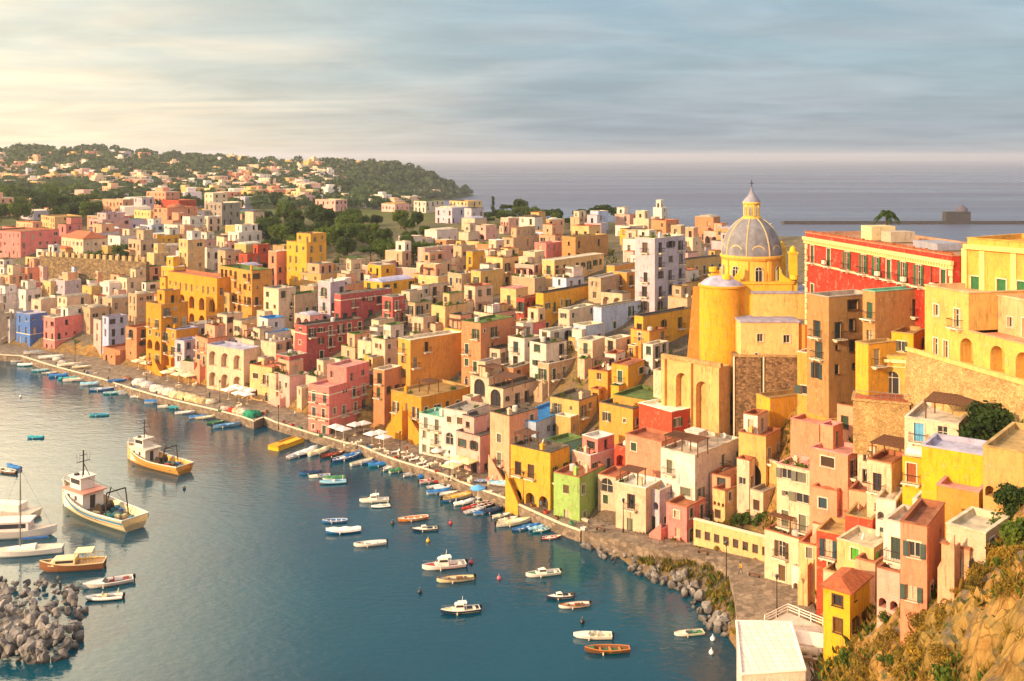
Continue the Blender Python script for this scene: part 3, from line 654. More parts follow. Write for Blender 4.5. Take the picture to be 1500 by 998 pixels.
def house(xl,xc,xr,yt,yf,cn,rc='grey',label=None,**o):
    C=hit(xc,yf)
    if C is None: return None
    if 'Y' in o: C=ray(xc,yf,o['Y'])
    jr=random.Random(int(xl*7+yt*3)); th=math.atan2(UY,UX)+R(o['rot'] if 'rot' in o else jr.uniform(-8,8));
    if not label and 'arch' not in o and jr.random()<.28 and C.y<400: o['arch']=(jr.choice([0,0,1]),); o['an']=jr.choice([2,2,3])
    if not label and 'st' not in o and jr.random()<.22 and C.y<300: o['st']=[(jr.uniform(0,.3),.0,jr.uniform(.6,.9),jr.uniform(2.4,3.4))]
    if not label and 'roof' not in o and jr.random()<.14: o['roof']=jr.choice(['vault','dome'])
    ux,uy=math.cos(th),math.sin(th); vx,vy=-uy,ux
    t=(xl-750)/1500; a=(t*C.y-C.x)/((-ux)-t*(-uy)); t=(xr-750)/1500; d=(vx-t*vy); b=(t*C.y-C.x)/d if abs(d)>1e-3 else 8
    mx=o.get('mx',26)
    if not 0<a<60: a=8
    if not 0<b<60: b=9
    a=min(max(a,2.2),mx); b=min(max(b,o.get('db',5.5)),o.get('dm',16))
    zt=HC-(yt-229)*C.y/1500; h=max(zt-C.z,2.4)
    lod=0 if C.y<285 else 1 if C.y<430 else 2 if C.y<800 else 3
    if 'lod' in o: lod=o['lod']
    o['rc']=rc; o['cn']=cn; o['r']=random.Random(int(xl*131+yf*17)); o.setdefault('sh',o['r'].choice(SHC))
    nm=o.get('name','house'); root=thing(nm,o.get('cat','house'),label,C,th,o.get('group','houses of the waterside town' if C.y<450 else 'houses of the far town'))
    M4=Matrix.Translation(C)@Matrix.Rotation(th,4,'Z')
    col=jit(HC_[cn],.05 if lod<2 else .12,o['r'])
    volume(root,'wall',-a,0,0,b,0,h,col,o,M4,lod,sink=o.get('sink',5.0))
    rr=random.Random(int(xl*17+yt*5)); ups=list(o.get('up',()))
    if not label and not ups and not o.get('bare') and o.get('roof','flat')=='flat' and lod<2 and a>4 and b>4 and rr.random()<.7:
        q0=rr.choice([0,.0,.35,.45]); ups.append((q0,min(1,q0+rr.uniform(.45,.65)),rr.choice([.3,.45]),1,rr.uniform(2.2,3.1),rr.choice([None,None,'white','cream','peach'])))
    if not label and not o.get('bare') and lod<2 and a>3.5 and h>4.5 and rr.random()<.8:
        q0=rr.uniform(0,.45); w0=rr.uniform(.4,.55); dp=rr.uniform(1.8,3); c2=rr.choice([cn,cn,'white','cream','ochre','pale pink'])
        m_=M4@Vector((-a+a*(q0+w0/2),-dp,0))
        if all((m_.x-X_)**2+(m_.y-Y_)**2>(r_*.8)**2 for X_,Y_,r_ in HOUSES) and inland_ok(m_):
            sub=thing_part('annexe',root); oo=dict(o); oo['arch']=(); oo['fl']=None; oo['cn']=c2; oo['rc']=rr.choice(['grey','pale','rust','green']); oo['bal']=0
            volume(sub,'annexe_wall',-a+a*q0,-a+a*(q0+w0),-dp,-.004,0,h*rr.uniform(.38,.62),jit(HC_[c2],.06,o['r']),oo,M4,max(lod,1),sink=5.0)
    for u in ups:
        fx0,fx1,fy0,fy1,hh=u[:5]; oo=dict(o); oo['roof']=u[6] if len(u)>6 else 'flat'; oo['arch']=(); oo['fl']=None
        c2=u[5] if len(u)>5 and u[5] else cn; oo['cn']=c2; dz=.45
        sub=thing_part('upper_storey',root)
        volume(sub,'storey_wall',-a+a*fx0+.02,-a+a*fx1-.02,b*fy0+.02,b*fy1-.02,h-dz+.003,h+hh,jit(HC_[c2],.05,o['r']),oo,M4,max(lod,1),0)
    for s in o.get('st',()):          # outside flight: (x fraction start,z start,x fraction end,z end)
        q0,z0,q1,z1=s; X0=-a+a*q0; X1=-a+a*q1; n=max(4,int(abs(z1-z0)/.2)); bb=MB(); wd=1.25
        for k in range(n):
            xa=X0+(X1-X0)*k/n; xb=X0+(X1-X0)*(k+1)/n; zz=z0+(z1-z0)*(k+1)/n; bb.box(min(xa,xb),max(xa,xb),-wd,-.004,-3,zz)
        zlo,zhi=z0+.9,z1+.95; bb.add([(X0,-wd-.2,-3),(X1,-wd-.2,-3),(X1,-wd-.2,zhi),(X0,-wd-.2,zlo),(X0,-wd-.003,-3),(X1,-wd-.003,-3),(X1,-wd-.003,zhi),(X0,-wd-.003,zlo)],[(0,1,2,3),(7,6,5,4),(3,2,6,7),(0,3,7,4),(1,5,6,2)])
        bb.build('staircase',['plaster'],root,col=jit(HC_[o.get('stc',cn)],.03,o['r']))
    for (fx,fz,wd) in o.get('aw',()):
        put('awning',cached(('aw',wd),lambda:awning_mesh(wd,1.8)),root,(-a+a*fx,-.01,fz),0,col=jit('#e6d8c0',.05))
    if 'perg' in o:
        for (fx,fy,wd,dp) in o['perg']: put('pergola',cached(('pg',wd,dp),lambda:pergola_mesh(wd,dp)),root,(-a+a*fx,b*fy,h-.45))
    if 'band' in o:        # pale string course
        bb=MB()
        for z in o['band']: bb.box(-a-.06,.06,-.06,-.002,z,z+.22); bb.box(.002,.06,-.002,b,z,z+.22)
        bb.build('string_course',['trim'],root)
    c=M4@Vector((-a/2,b/2,0)); HOUSES.append((c.x,c.y,math.hypot(a,b)/2*.86))
    xs=[proj(M4@Vector(p)) for p in ((-a,0,0),(0,0,0),(0,b,0))]
    SCR.append((min(x for x,_ in xs),max(x for x,_ in xs),yt,proj(C)[1],C.y))
    sz=[]
    if not label:
        mz=h
        szw='tall' if h>11.5 else 'low' if h<4.6 else 'small' if a<5.5 else 'wide' if a>13 else 'squat' if h<a*.7 else ''
        rw={'grey':'grey roof','pale':'pale roof','white':'white roof','green':'green roof','rust':'rusty red roof','dark':'dark roof','blue':'blue roof','teal':'turquoise roof','lilac':'lilac grey roof','ochre':'ochre roof','pink':'pink roof','tile':'tiled roof'}[rc if o.get('roof')!='tile' else 'tile']
        rk={'vault':'vaulted ','dome':'domed '}.get(o.get('roof'),'flat ') if o.get('roof')!='tile' else ''
        xp=proj(C+Vector((0,0,h/2))); THINGS.append((root,f"{szw} {cn} {nm.replace('_',' ')} with {rk}{rw}".strip(),C.copy(),xp[0]))
    return root
def thing_part(name,parent):
    o=bpy.data.objects.new(name,None); COL.objects.link(o); o.parent=parent; return o
# ---------------------------------------------------------------- the houses one can point at: left edge, near corner, right edge, roof, foot (photo pixels)
h=house
# -- western end of the harbour
h(-30,-8,14,462,508,'cream'); h(2,14,26,468,505,'white',aw=[(.5,2.6,3)]); h(-20,0,20,432,470,'white')
h(24,44,69,461,506,'blue','lilac','cobalt blue house with a dark red ground floor beside the big pink house',band=[3.1])
h(64,80,139,466,517,'pink','pale','large coral pink house with white roof terrace facing the western quay',bal=.8,band=[3.6],up=[(.25,.9,.35,.95,2.2,'white')],sp=2.6)
h(20,38,60,425,462,'white'); h(46,60,84,440,478,'cream'); h(84,98,142,436,475,'cream','grey',arch=(1,),roof='vault'); h(118,132,160,452,490,'beige')
h(0,14,34,404,440,'peach'); h(-26,-12,6,408,446,'cream'); h(28,40,56,393,428,'salmon'); h(47,63,88,391,424,'pale pink','lilac'); h(62,74,92,413,448,'pale yellow')
h(80,95,119,412,446,'lilac','pale'); h(120,134,146,420,452,'ochre'); h(146,160,190,416,448,'white','pale',roof='vault'); h(172,186,214,408,440,'cream'); h(150,164,192,438,472,'beige',worn=1,arch=(0,))
h(150,159,186,465,524,'pale blue','lilac','pale blue house with small terrace between the coral houses'); h(137,148,156,470,518,'pale pink')
h(184,200,236,481,528,'terracotta','rust','red orange house with planted roof terrace beside the yellow tower house',bal=.5,bare=1)
h(151,176,214,514,536,'terracotta','rust','low red orange block with an outside stair on the western quay',fl=1,st=[(.62,0,1.0,3)],bare=1)
h(188,200,216,432,490,'beige','grey',worn=1)
h(214,236,276,447,551,'deep yellow','ochre','tall deep yellow house with outside stair down to the western quay',st=[(1.35,0,.75,4)],arch=(2,),bal=.5,up=[(.0,.5,.4,1,3)])
h(246,318,345,408,486,'deep yellow','rust','wide deep yellow mansion with arcades above the western quay',arch=(0,1),an=5,sp=2.9,mx=30,fl=3,bal=.5)
h(240,258,291,484,540,'deep yellow','lilac'); h(256,270,292,500,553,'lilac','lilac'); h(286,304,322,497,556,'salmon','rust',st=[(.2,0,.8,3.4)]); h(264,284,300,532,560,'pale pink','pale')
h(274,288,322,476,512,'lilac','pale',roof='dome'); h(318,332,352,462,512,'cream'); h(342,354,390,471,512,'cream'); h(300,316,334,478,520,'beige')
h(303,357,380,513,576,'cream','lilac','cream house with two rows of round arches facing the quay square',arch=(0,1),an=3,fl=2,pw=.9,sp=3,bare=1)
h(322,369,398,397,482,'orange','green','tall orange house with worn green roof in the western upper town',worn=1,bal=.5,sp=2.6)
h(300,318,336,412,470,'cream','grey',worn=1); h(325,336,350,430,480,'ochre')
h(366,398,408,539,590,'pale yellow','rust','small yellow and salmon house with balcony beside the arched cream house',bal=1)
h(398,424,453,552,601,'pale pink','grey'); h(382,404,426,502,552,'cream'); h(404,424,450,523,575,'rose','grey'); h(368,392,428,488,535,'white','blue'); h(354,372,392,500,545,'cream')
h(386,408,424,424,496,'cream','grey',worn=1); h(420,432,468,432,482,'beige','green','worn beige house with green roof and three green shuttered windows',worn=1)
h(466,484,497,414,478,'lilac','white','tall narrow pale lilac house beside the big rose house')
h(490,499,574,432,494,'rose','grey','big rose red house with pale cornice in the middle of the upper slope',band=[9.2],dm=22,bal=.5)
h(560,575,592,436,492,'rose','grey'); h(432,449,533,478,548,'rose','dark','dark rose mansion with white trimmed corners and green shutters',band=[9.5,.3],dm=24,pr=.9,sh='#2b3d30',bal=.6)
h(588,600,616,428,478,'cream'); h(524,544,566,501,552,'cream'); h(545,564,588,498,560,'cream','green'); h(534,546,560,522,560,'bright yellow','green'); h(500,520,546,510,552,'beige','green')
h(547,563,588,543,626,'terracotta','pale','tall narrow brick red house behind the tall orange house',pw=.5)
h(452,482,541,568,640,'pink','pink','coral pink corner house on the quay with pale cornices and parasols in front',band=[3.6,8.6],bal=.7,up=[(.05,1,.42,1,3.2,'pink')],bare=1,pw=.95)
h(583,601,678,499,602,'orange','pale','tall orange house with a bright yellow gable end above the stairs',band=[],worn=0,pr=.45,dm=22,bare=1)
h(573,617,692,583,646,'deep yellow','ochre','yellow terraced house with two outside stairs down to the quay',st=[(0.0,0,.55,5.5),(1.25,0,.75,4)],dm=18,perg=[(.4,.3,3,3)],fl=2)
# -- upper town behind
h(228,243,258,345,372,'yellow'); h(262,275,300,352,412,'pale yellow','pale'); h(300,312,322,364,396,'white'); h(319,330,354,368,404,'beige','grey',worn=1); h(350,362,396,373,400,'red','rust')
h(334,350,384,341,368,'white','pale'); h(393,405,424,369,422,'salmon','pale'); h(420,449,478,356,420,'yellow','ochre','yellow house with square tower at the edge of the wooded garden',up=[(.3,1,.2,1,2.5)])
h(90,122,158,350,380,'cream','tile',roof='tile'); h(-20,30,88,340,378,'pink','rust','long pink house at the western edge of the upper town',mx=40); h(0,46,60,336,352,'pink','rust'); h(120,140,175,342,366,'lilac'); h(158,176,205,346,375,'white'); h(188,206,232,352,384,'beige')
h(60,80,120,318,336,'pale yellow','ochre'); h(130,150,190,322,345,'pale pink','lilac'); h(178,190,215,322,338,'lilac','teal'); h(225,245,300,305,335,'salmon','rust'); h(196,208,226,290,318,'lilac'); h(150,180,200,293,315,'peach')
h(236,262,288,294,318,'red','rust','red house with a long flat roof in the far upper town'); h(300,325,352,298,330,'grey','pale'); h(240,260,300,330,352,'white','pale'); h(205,222,240,330,352,'pale blue')
h(533,560,608,414,445,'yellow','lilac','low yellow house with lilac vaulted roofs behind the rose house',roof='vault',bare=1); h(500,512,530,398,428,'cream'); h(440,470,500,402,432,'ochre',arch=(0,)); h(480,505,535,418,440,'peach')
h(612,622,668,364,396,'pale pink','beige' if 0 else 'pale'); h(610,632,662,386,418,'cream','grey',arch=(1,0)); h(664,676,692,361,400,'beige'); h(686,692,706,369,408,'yellow'); h(622,640,670,338,358,'white','pale'); h(672,686,702,341,362,'cream'); h(584,602,618,347,364,'white','pale')
h(712,736,764,378,420,'pale yellow','rust'); h(736,752,800,349,378,'beige','ochre',worn=1); h(703,716,740,388,424,'white'); h(823,843,896,348,382,'brown','ochre','broad brown house with ochre parapet in the eastern upper town'); h(783,800,824,357,384,'pink','pink'); h(754,782,808,389,420,'pale pink','pale')
h(794,812,892,382,424,'pale yellow','pale','pale yellow mansion with green shutters and shallow vaulted roofs',roof='vault',sh='#2f4a34',dm=24,bare=1,ps=1); h(890,900,932,390,436,'orange','grey')
h(862,880,925,408,444,'beige'); h(930,959,1004,350,458,'lilac','pale','tall pale lilac house with iron balconies left of the domed church',bal=.9,sp=3.6,pw=.9,pr=.95,sh='#57493f')
h(995,1003,1060,381,430,'ochre','dark','ochre rough walled house behind the church',worn=1); h(900,918,942,400,438,'orange')
h(790,796,879,430,490,'yellow','dark','yellow house with three round arches at its foot',arch=(),fl=2,dm=22,an=3,**{'as':(1,)}); h(762,768,797,438,496,'dark red','rust','narrow dark red house beside the yellow arched house'); h(733,756,768,424,470,'pale yellow','pink',roof='vault')
h(620,630,674,419,450,'cream','grey',worn=1); h(656,676,700,402,440,'beige'); h(690,704,736,398,440,'ochre','grey'); h(680,696,722,420,460,'cream','rust'); h(632,652,684,449,498,'pale yellow','green'); h(694,722,756,460,500,'cream','dark')
h(604,620,652,466,510,'cream'); h(596,608,628,444,480,'beige','green'); h(676,704,752,474,570,'terracotta','green','tall worn terracotta house with green roof beside the tall orange house',worn=1,pw=.5)
h(870,881,942,451,492,'pale blue','grey','pale blue house with barred windows below the lilac tower house',dm=22); h(936,942,1014,464,520,'yellow','dark','low yellow house with long blank wall below the lilac house',pr=.15,dm=24); h(924,951,972,486,524,'orange','rust')
h(818,834,872,455,492,'cream','pale',bare=0); h(840,858,884,478,510,'pale blue','pale')
# -- middle slope
h(744,768,794,497,540,'white','pale',bigw=1); h(790,806,840,486,524,'white','pale'); h(838,852,886,484,516,'white','pale'); h(776,800,830,504,566,'white','dark','white house with two terraces and a dark roof in mid slope',bigw=1); h(788,804,849,534,582,'beige','pale',worn=1)
h(846,868,884,500,540,'cream','pale'); h(886,902,926,498,536,'cream','pale'); h(716,732,752,512,556,'cream','dark'); h(740,752,780,540,584,'terracotta','grey'); h(896,920,946,536,588,'yellow','rust'); h(942,956,978,506,548,'white','pale')
h(862,890,916,545,586,'orange','rust'); h(689,716,748,555,612,'cream','grey',arch=(1,),glz=(1,),perg=[(.2,.2,4,3)]); h(715,737,792,570,628,'cream','dark','cream house with arched windows and a brown side wall in mid slope',arch=(1,),glz=(1,),perg=[(.1,.1,5,4)])
h(806,848,882,588,640,'ochre','dark'); h(957,992,1004,548,600,'cream','grey','cream house of rough stone beside the buttressed arches',worn=1)
h(745,785,862,619,680,'blue' if 0 else 'pale blue','blue','pale blue house with a bright blue roof terrace behind the yellow house',bare=1,dm=20); h(650,684,716,604,684,'white','grey','white house with arched windows behind the quay awnings',arch=(1,),glz=(1,),aw=[(.6,2.9,4)])
h(614,650,660,612,676,'white','teal','white quay house with turquoise railed terrace'); h(668,703,718,640,698,'pale pink','dark',aw=[(.4,2.8,4)]); h(718,746,788,610,710,'peach','dark','tall peach house with small windows behind the long yellow house',st=[(.2,4,1,0)])
h(748,806,824,664,752,'yellow','dark','long yellow quay house with an arched door and outside stair',st=[(.0,4.5,.32,0)],arch=(0,),an=3,pw=.4,fl=2)
h(811,849,886,700,772,'lime green','rust','lime green house at the bend of the quay',sh='#5a4630',pw=.95); h(800,824,846,650,716,'teal','green','teal green house behind the lime green house',pw=.5)
h(838,865,900,668,730,'pale pink','white','pale pink house with railed roof terrace above the lime green house',bal=.6,up=[(.15,1,.3,1,2.4,'pink')]); h(878,927,948,600,668,'orange','dark','orange house with barred windows above the vermilion house',pw=.7); h(898,966,1006,590,640,'orange','green','wide orange house with green flat roof below the cream stone house',bare=1,pw=.15)
h(900,936,958,660,722,'red','rust'); h(936,984,1060,604,696,'red','white','red house with broad white roof in the middle of the eastern slope',bare=1,pw=.4,dm=28,rot=-14); h(916,969,980,648,742,'salmon','rust','salmon house front with a dark drainpipe on the eastern quay',pw=.4)
h(968,1018,1084,668,775,'white','pale','tall white house with slatted pergola above the pink quay house',pw=.7,pr=.25,perg=[(.05,.05,6,3)],bal=.5); h(876,902,918,700,750,'cream','rust',arch=(1,),glz=(1,)); h(902,946,954,716,786,'cream','white','worn cream house with shutters on the eastern quay',worn=1); h(944,966,980,720,780,'lilac','pale')
h(976,1006,1012,744,800,'pink','rust','small pink quay house with a stair ramp',st=[(-.6,0,.0,2)],bare=1)
# -- eastern slope
h(1120,1170,1182,790,860,'cream','rust','cream house with a walled terrace at the foot of the eastern slope'); h(1138,1187,1200,690,812,'cream','pink','tall cream house with wide windows beside the salmon house',bigw=1,fl=4,sp=2.4)
h(1186,1242,1264,668,770,'salmon','pink','large salmon house with small windows on the eastern slope',pw=.5,bare=1,up=[(.0,.35,.5,1,2.5,'salmon')]); h(1158,1200,1262,622,680,'salmon','pink','salmon stepped wall house behind the large salmon house',pw=.1,pr=.1,bare=1); h(1262,1282,1296,655,720,'cream','rust'); h(1190,1226,1244,720,800,'salmon','rust')
h(1238,1278,1292,762,822,'orange' if 0 else 'red','ochre','small red house with sloping tiled lean-to on the eastern slope'); h(1196,1236,1246,785,858,'red','ochre','red house beside the cream house with green shutters'); h(1226,1280,1300,804,878,'pale yellow','pale','pale cream house with green shutters above the small yellow house',sh='#4f9a2a',ps=1)
h(1206,1245,1264,868,946,'bright yellow','tile','small bright yellow house with orange tiled roof by the path',roof='tile',fl=2,sh='#6a4a20'); h(1172,1196,1210,800,862,'pale yellow','rust'); h(1222,1256,1270,862,905,'cream','rust')
h(1270,1306,1330,680,770,'cream','rust','cream house with slatted pergola below the yellow terrace house',perg=[(.1,.1,6,4)]); h(1294,1330,1350,770,880,'white','pale','tall white house with long windows beside the orange wall',bal=.6,bigw=1)
h(1330,1358,1384,772,902,'salmon','rust','narrow salmon house with brown roof below the umbrella terrace',pw=.3); h(1322,1352,1362,672,748,'bright yellow','pink','bright yellow house with brown arched door',sh='#8a4a20'); h(1350,1442,1456,668,756,'bright yellow','lilac','large bright yellow house with white sunken roof terrace',bare=1,pw=.3,sh='#a04a22')
h(1372,1434,1444,722,772,'orange','pink','orange block under the bright yellow house',bare=1,pw=0,pr=0); h(1386,1444,1468,784,826,'cream','pale','cream terrace block above the dry bushes',bare=1,pw=.5)
h(1440,1500,1540,664,740,'ochre','ochre',bare=1,pw=.2); h(1325,1404,1426,622,690,'cream','pale','cream terrace house with red slatted pergola by the tree',perg=[(.35,.1,9,5)],aw=[(.6,2.2,6)],bare=1,sh='#5aa0c8')
h(1262,1290,1318,640,690,'cream','rust','cream pergola house under the yellow chapel rock',perg=[(.1,.1,5,4)])
h(1108,1128,1226,584,660,'yellow','ochre','broad yellow blank walled house below the dark tiled bastion',rot=-26,pr=.06,pw=0,dm=24,bare=1)
h(1082,1122,1142,640,720,'ochre','rust',arch=(0,)); h(1040,1070,1090,700,752,'peach','rust'); h(1098,1110,1130,640,668,'ochre')
# -- rock top around the church
h(1182,1214,1284,436,560,'dark brown','grey','tall weathered brown palace wall with white framed windows beside the church',worn=1,sp=2.8,pr=.8,bare=1,dm=26,Y=140,rot=-24); h(1268,1282,1354,428,510,'brown','teal','orange brown house with turquoise roof under the red palace',worn=1,pr=.3,bare=1,dm=24,Y=135,rot=-24,sink=7)
h(1168,1232,1246,524,596,'orange','pale','orange block at the foot of the weathered brown palace',pw=.25,bare=1); h(1232,1262,1284,508,572,'orange','rust')
h(1176,1200,1226,420,470,'pale yellow','pale',bare=1); h(1150,1180,1200,455,520,'yellow','grey')
h(1306,1338,1358,490,528,'bright yellow','ochre','bright yellow terrace house on top of the stone wall',bare=1,pw=.2,Y=132)

for a in [(1194,1214,1234,772,818,'cream','rust'),(1286,1312,1326,735,800,'white','pale'),(1248,1270,1284,722,778,'peach','rust'),(1258,1282,1298,826,886,'peach','rust'),(1140,1160,1172,758,806,'pale pink','grey'),(1212,1232,1246,842,884,'cream','ochre'),(1338,1368,1386,738,796,'white','pale'),(1296,1318,1330,840,900,'pale pink','rust'),(1160,1184,1196,836,872,'white','pale'),(1396,1420,1436,812,850,'peach','rust'),(1044,1062,1078,720,772,'pale yellow','rust'),(1226,1250,1262,596,640,'peach','rust'),(1100,1118,1134,722,760,'cream','grey'),]: h(*a)

h(1260,1272,1292,505,570,'yellow','ochre','ochre yellow block with small windows between the chapel and the brown palace',Y=131,rot=-24,bare=1,pw=.5,pr=.35,dm=20,sink=7)
# ---------------------------------------------------------------- landmarks
def fr(p,ex):                # root transform whose local x runs along ex
    return Vector(p), math.atan2(ex[1],ex[0])
def lx(A,ex,px):             # distance along the line A+ex*s where it crosses the sight line of pixel column px
    t=(px-750)/1500; return (t*A[1]-A[0])/(ex[0]-t*ex[1])
def hole_win(fb,root,p0,e,n,wd,h,specs,col_sh=None,zbase=0,mi=0,sur=1):
    """specs: (cx,z,w,h,kind) kind w/d/b/a(arch glazed)/l(loggia)/o(open shutters)"""
    holes=[]
    for (cx,z,ww,hh,kd) in specs:
        holes.append((cx,z,ww,hh,kd in 'al',1.6 if kd=='l' else .3,kd=='l'))
    fb.facade(p0,e,n,wd,h,holes,mi)
    rz=math.atan2(e[1],e[0])
    for (cx,z,ww,hh,kd) in specs:
        if kd=='l': continue
        loc=(p0[0]+e[0]*cx-n[0]*.2,p0[1]+e[1]*cx-n[1]*.2,p0[2]+z)
        me=cached(('w',round(ww,2),round(hh,2),kd=='a',kd in 'dbo',sur),lambda:win_mesh(ww,hh,kd=='a',kd in 'dbo',sur))
        o=put('door' if kd=='d' else 'window',me,root,loc,rz)
        if col_sh and kd in 'wbo':
            shutters(o,ww,hh,kd!='o',lin(col_sh))
        if kd in 'bo':
            ba=put('balcony',cached(('bal',1),lambda:balcony_mesh(2.0,.85)),root,(p0[0]+e[0]*cx,p0[1]+e[1]*cx,p0[2]+z-.02),rz)
            put('railing',cached(('rl',1),lambda:railing_mesh(2.0,.85)),ba,(0,0,0))
def box_walls(b,x0,x1,y0,y1,z0,z1,skip=(),mi=0):
    if 's' not in skip: b.facade((x0,y0,z0),(1,0,0),(0,-1,0),x1-x0,z1-z0,[],mi)
    if 'e' not in skip: b.facade((x1,y0,z0),(0,1,0),(1,0,0),y1-y0,z1-z0,[],mi)
    b.facade((x1,y1,z0),(-1,0,0),(0,1,0),x1-x0,z1-z0,[],mi); b.facade((x0,y1,z0),(0,-1,0),(-1,0,0),y1-y0,z1-z0,[],mi)
def roofdeck(b,x0,x1,y0,y1,z,pz=.5,t=.35,k=.08,mi=(0,1)):
    b.box(x0-k,x1+k,y0-k,y0+t,z,z+.15,mi[1]); b.box(x0-k,x1+k,y1-t,y1+k,z,z+.15,mi[1]); b.box(x0-k,x0+t,y0+t,y1-t,z,z+.15,mi[1]); b.box(x1-t,x1+k,y0+t,y1-t,z,z+.15,mi[1])
    b.box(x0+.03,x1-.03,y0+.03,y1-.03,z-pz-.2,z-pz,mi[0])
    b.box(x0+.03,x1-.03,y0+.03,y0+t,z-pz+.003,z-.003,mi[1]); b.box(x1-t,x1-.03,y0+t,y1-t,z-pz+.003,z-.003,mi[1]); b.box(x0+.03,x1-.03,y1-t,y1-.03,z-pz+.003,z-.003,mi[1]); b.box(x0+.03,x0+t,y0+t,y1-t,z-pz+.003,z-.003,mi[1])
YEL='#e6ae36'; CRM='#e4bf7a'
def church():
    T=thing('domed_church','church','yellow baroque church with a grey ribbed dome, lantern and cross on the rock',(42.6,182,20))
    b=MB(); b.lathe([(4.3,0),(4.05,2.0),(3.9,2.2),(3.85,17.4),(4.1,17.5),(4.1,17.8),(3.8,17.85)],40,(-6.2,-4.5,0))
    b.build('apse',['plaster'],T,col='#dc9c24',smooth=False)
    b=MB(); b.lathe([(3.85,17.8),(3.1,18.5),(2.0,19.1),(.01,19.3)],28,(-6.2,-4.5,0)); b.build('apse_roof',['roof'],T,col=RC['lilac'],smooth=True)
    b=MB(); box_walls(b,-6.3,5.6,-6,6.5,0,18); b.box(-6.5,5.8,-6.2,6.7,18,18.35); b.build('crossing',['plaster'],T,col=YEL)
    # curved parapet shoulders with volutes
    for sx in (-1,1):
        for sy in (-1,1):
            b=MB()
            for k in range(10):
                a0=math.pi/2*k/10; a1=math.pi/2*(k+1)/10; x=lambda a:sx*(6.0-2.6*math.sin(a)); z=lambda a:18.35+2.3*(1-math.cos(a))
                xa,xb=sorted((x(a0),x(a1))); b.box(xa,xb,sy*5.9-.35,sy*5.9+.35,18.35,z(a1)+.25)
            b.lathe([(.01,0),(.75,0),(.75,.8),(.01,.8)],12,(sx*5.8,sy*5.9-.4,18.9))
            b.build('volute',['plaster'],T,col='#eab830')
    # drum
    b=MB(); b.lathe([(5.35,16.9),(5.35,17.6),(5.05,17.7),(5.05,21.8),(5.3,21.9),(5.55,22.3),(5.55,22.6),(5.2,22.65)],32)
    for k in range(8):
        a=R(22.5+45*k); q=Matrix.Rotation(a,4,'Z'); t=MB(); t.box(4.95,5.28,-.32,.32,17.7,21.8); b.add([q@Vector(v) for v in t.v],t.f)
    b.build('drum',['plaster'],T,col='#e6b04a')
    for k in range(8):
        a=R(45*k); n=(math.cos(a),math.sin(a)); 
        wme=cached(('drumwin',),lambda:win_mesh(1.25,2.5,True,True,1)); o=put('window',wme,T,(n[0]*5.24,n[1]*5.24,18.35),a+R(90)); 
        pb=MB(); pb.lathe([(.45,-.02),(.72,-.02),(.72,.08),(.45,.08)],14); 
        # blind oculus gable above each window
        t=MB(); t.lathe([(.01,0),(1.05,0),(1.25,.12),(1.25,.3),(.01,.34)],18); qm=Matrix.Translation((n[0]*4.7,n[1]*4.7,23.3))@Matrix.Rotation(a,4,'Z')@Matrix.Rotation(R(90),4,'Y')
        g_=MB(); g_.add([qm@Vector(v) for v in t.v],t.f); g_.build('oculus_gable',['plaster'],T,col='#e0b866')
    # dome: eight faceted-looking ribs on a smooth shell
    prof=[(5.25,22.6),(5.2,23.4),(4.95,24.7),(4.45,26.1),(3.7,27.3),(2.7,28.3),(1.7,28.95),(1.3,29.1)]
    b=MB(); b.lathe(prof,48); b.build('dome',['roof'],T,col='#7e7c82',smooth=True)
    for k in range(8):
        a=R(22.5+45*k); rb=MB()
        for (r0,z0),(r1,z1) in zip(prof[:-1],prof[1:]): rb.bar((r0*math.cos(a),r0*math.sin(a),z0),(r1*math.cos(a),r1*math.sin(a),z1),.15,6)
        rb.build('dome_rib',['trimc'],T,col='#b09c74')
    b=MB(); b.lathe([(1.75,28.9),(1.75,29.2),(1.3,29.3),(1.3,31.5),(1.6,31.6),(1.6,31.9)],16)
    for k in range(8):
        a=R(45*k); b.box(*[v for v in (1.3*math.cos(a)-.14,1.3*math.cos(a)+.14,1.3*math.sin(a)-.14,1.3*math.sin(a)+.14)],29.3,31.5)
    L_=b.build('lantern',['plaster'],T,col='#e6bc58')
    for k in range(8):
        a=R(22.5+45*k); put('window',cached(('lw',),lambda:win_mesh(.5,1.6,True,True,0)),L_,(1.44*math.cos(a),1.44*math.sin(a),29.5),a+R(90))
    b=MB(); b.lathe([(1.6,31.9),(1.35,32.3),(.8,32.9),(.4,33.5),(.15,34.1),(.01,34.2)],16); b.lathe([(.01,34.1),(.22,34.25),(.22,34.4),(.01,34.55)],10); b.build('lantern_cap',['roof'],T,col='#8a8794',smooth=True)
    b=MB(); b.box(-.06,.06,-.06,.06,34.4,35.8); b.box(-.4,.4,-.05,.05,35.1,35.22); b.build('cross',['metal'],T)
    # side piers with little domes
    for (x,y) in ((5.9,-5.2),(6.6,4.8)):
        b=MB(); b.box(x-.6,x+.6,y-.6,y+.6,10,23.2); b.box(x-.75,x+.75,y-.75,y+.75,23.2,23.5); b.lathe([(.6,23.5),(.5,24.2),(.01,24.6)],10,(x,y,0)); b.build('corner_pier',['plaster'],T,col='#efb92a')
    # low chapels in front, with flat roofs
    b=MB(); x0,x1=-4.6,5.0; box_walls(b,x0,x1,-12,-5.9,0,12.4,('s',)); 
    wr=b
    w_=bpy.data.objects
    hb=MB(); hole_win(hb,T,(x0,-12,0),(1,0,0),(0,-1,0),x1-x0,12.4,[(3.2,9.2,1.0,1.3,'w'),(2.6,6.6,.55,.7,'w'),(7.6,9.0,1.1,1.3,'w')]); b.add(hb.v,hb.f); b.build('side_chapel',['worn'],T,col=CRM)
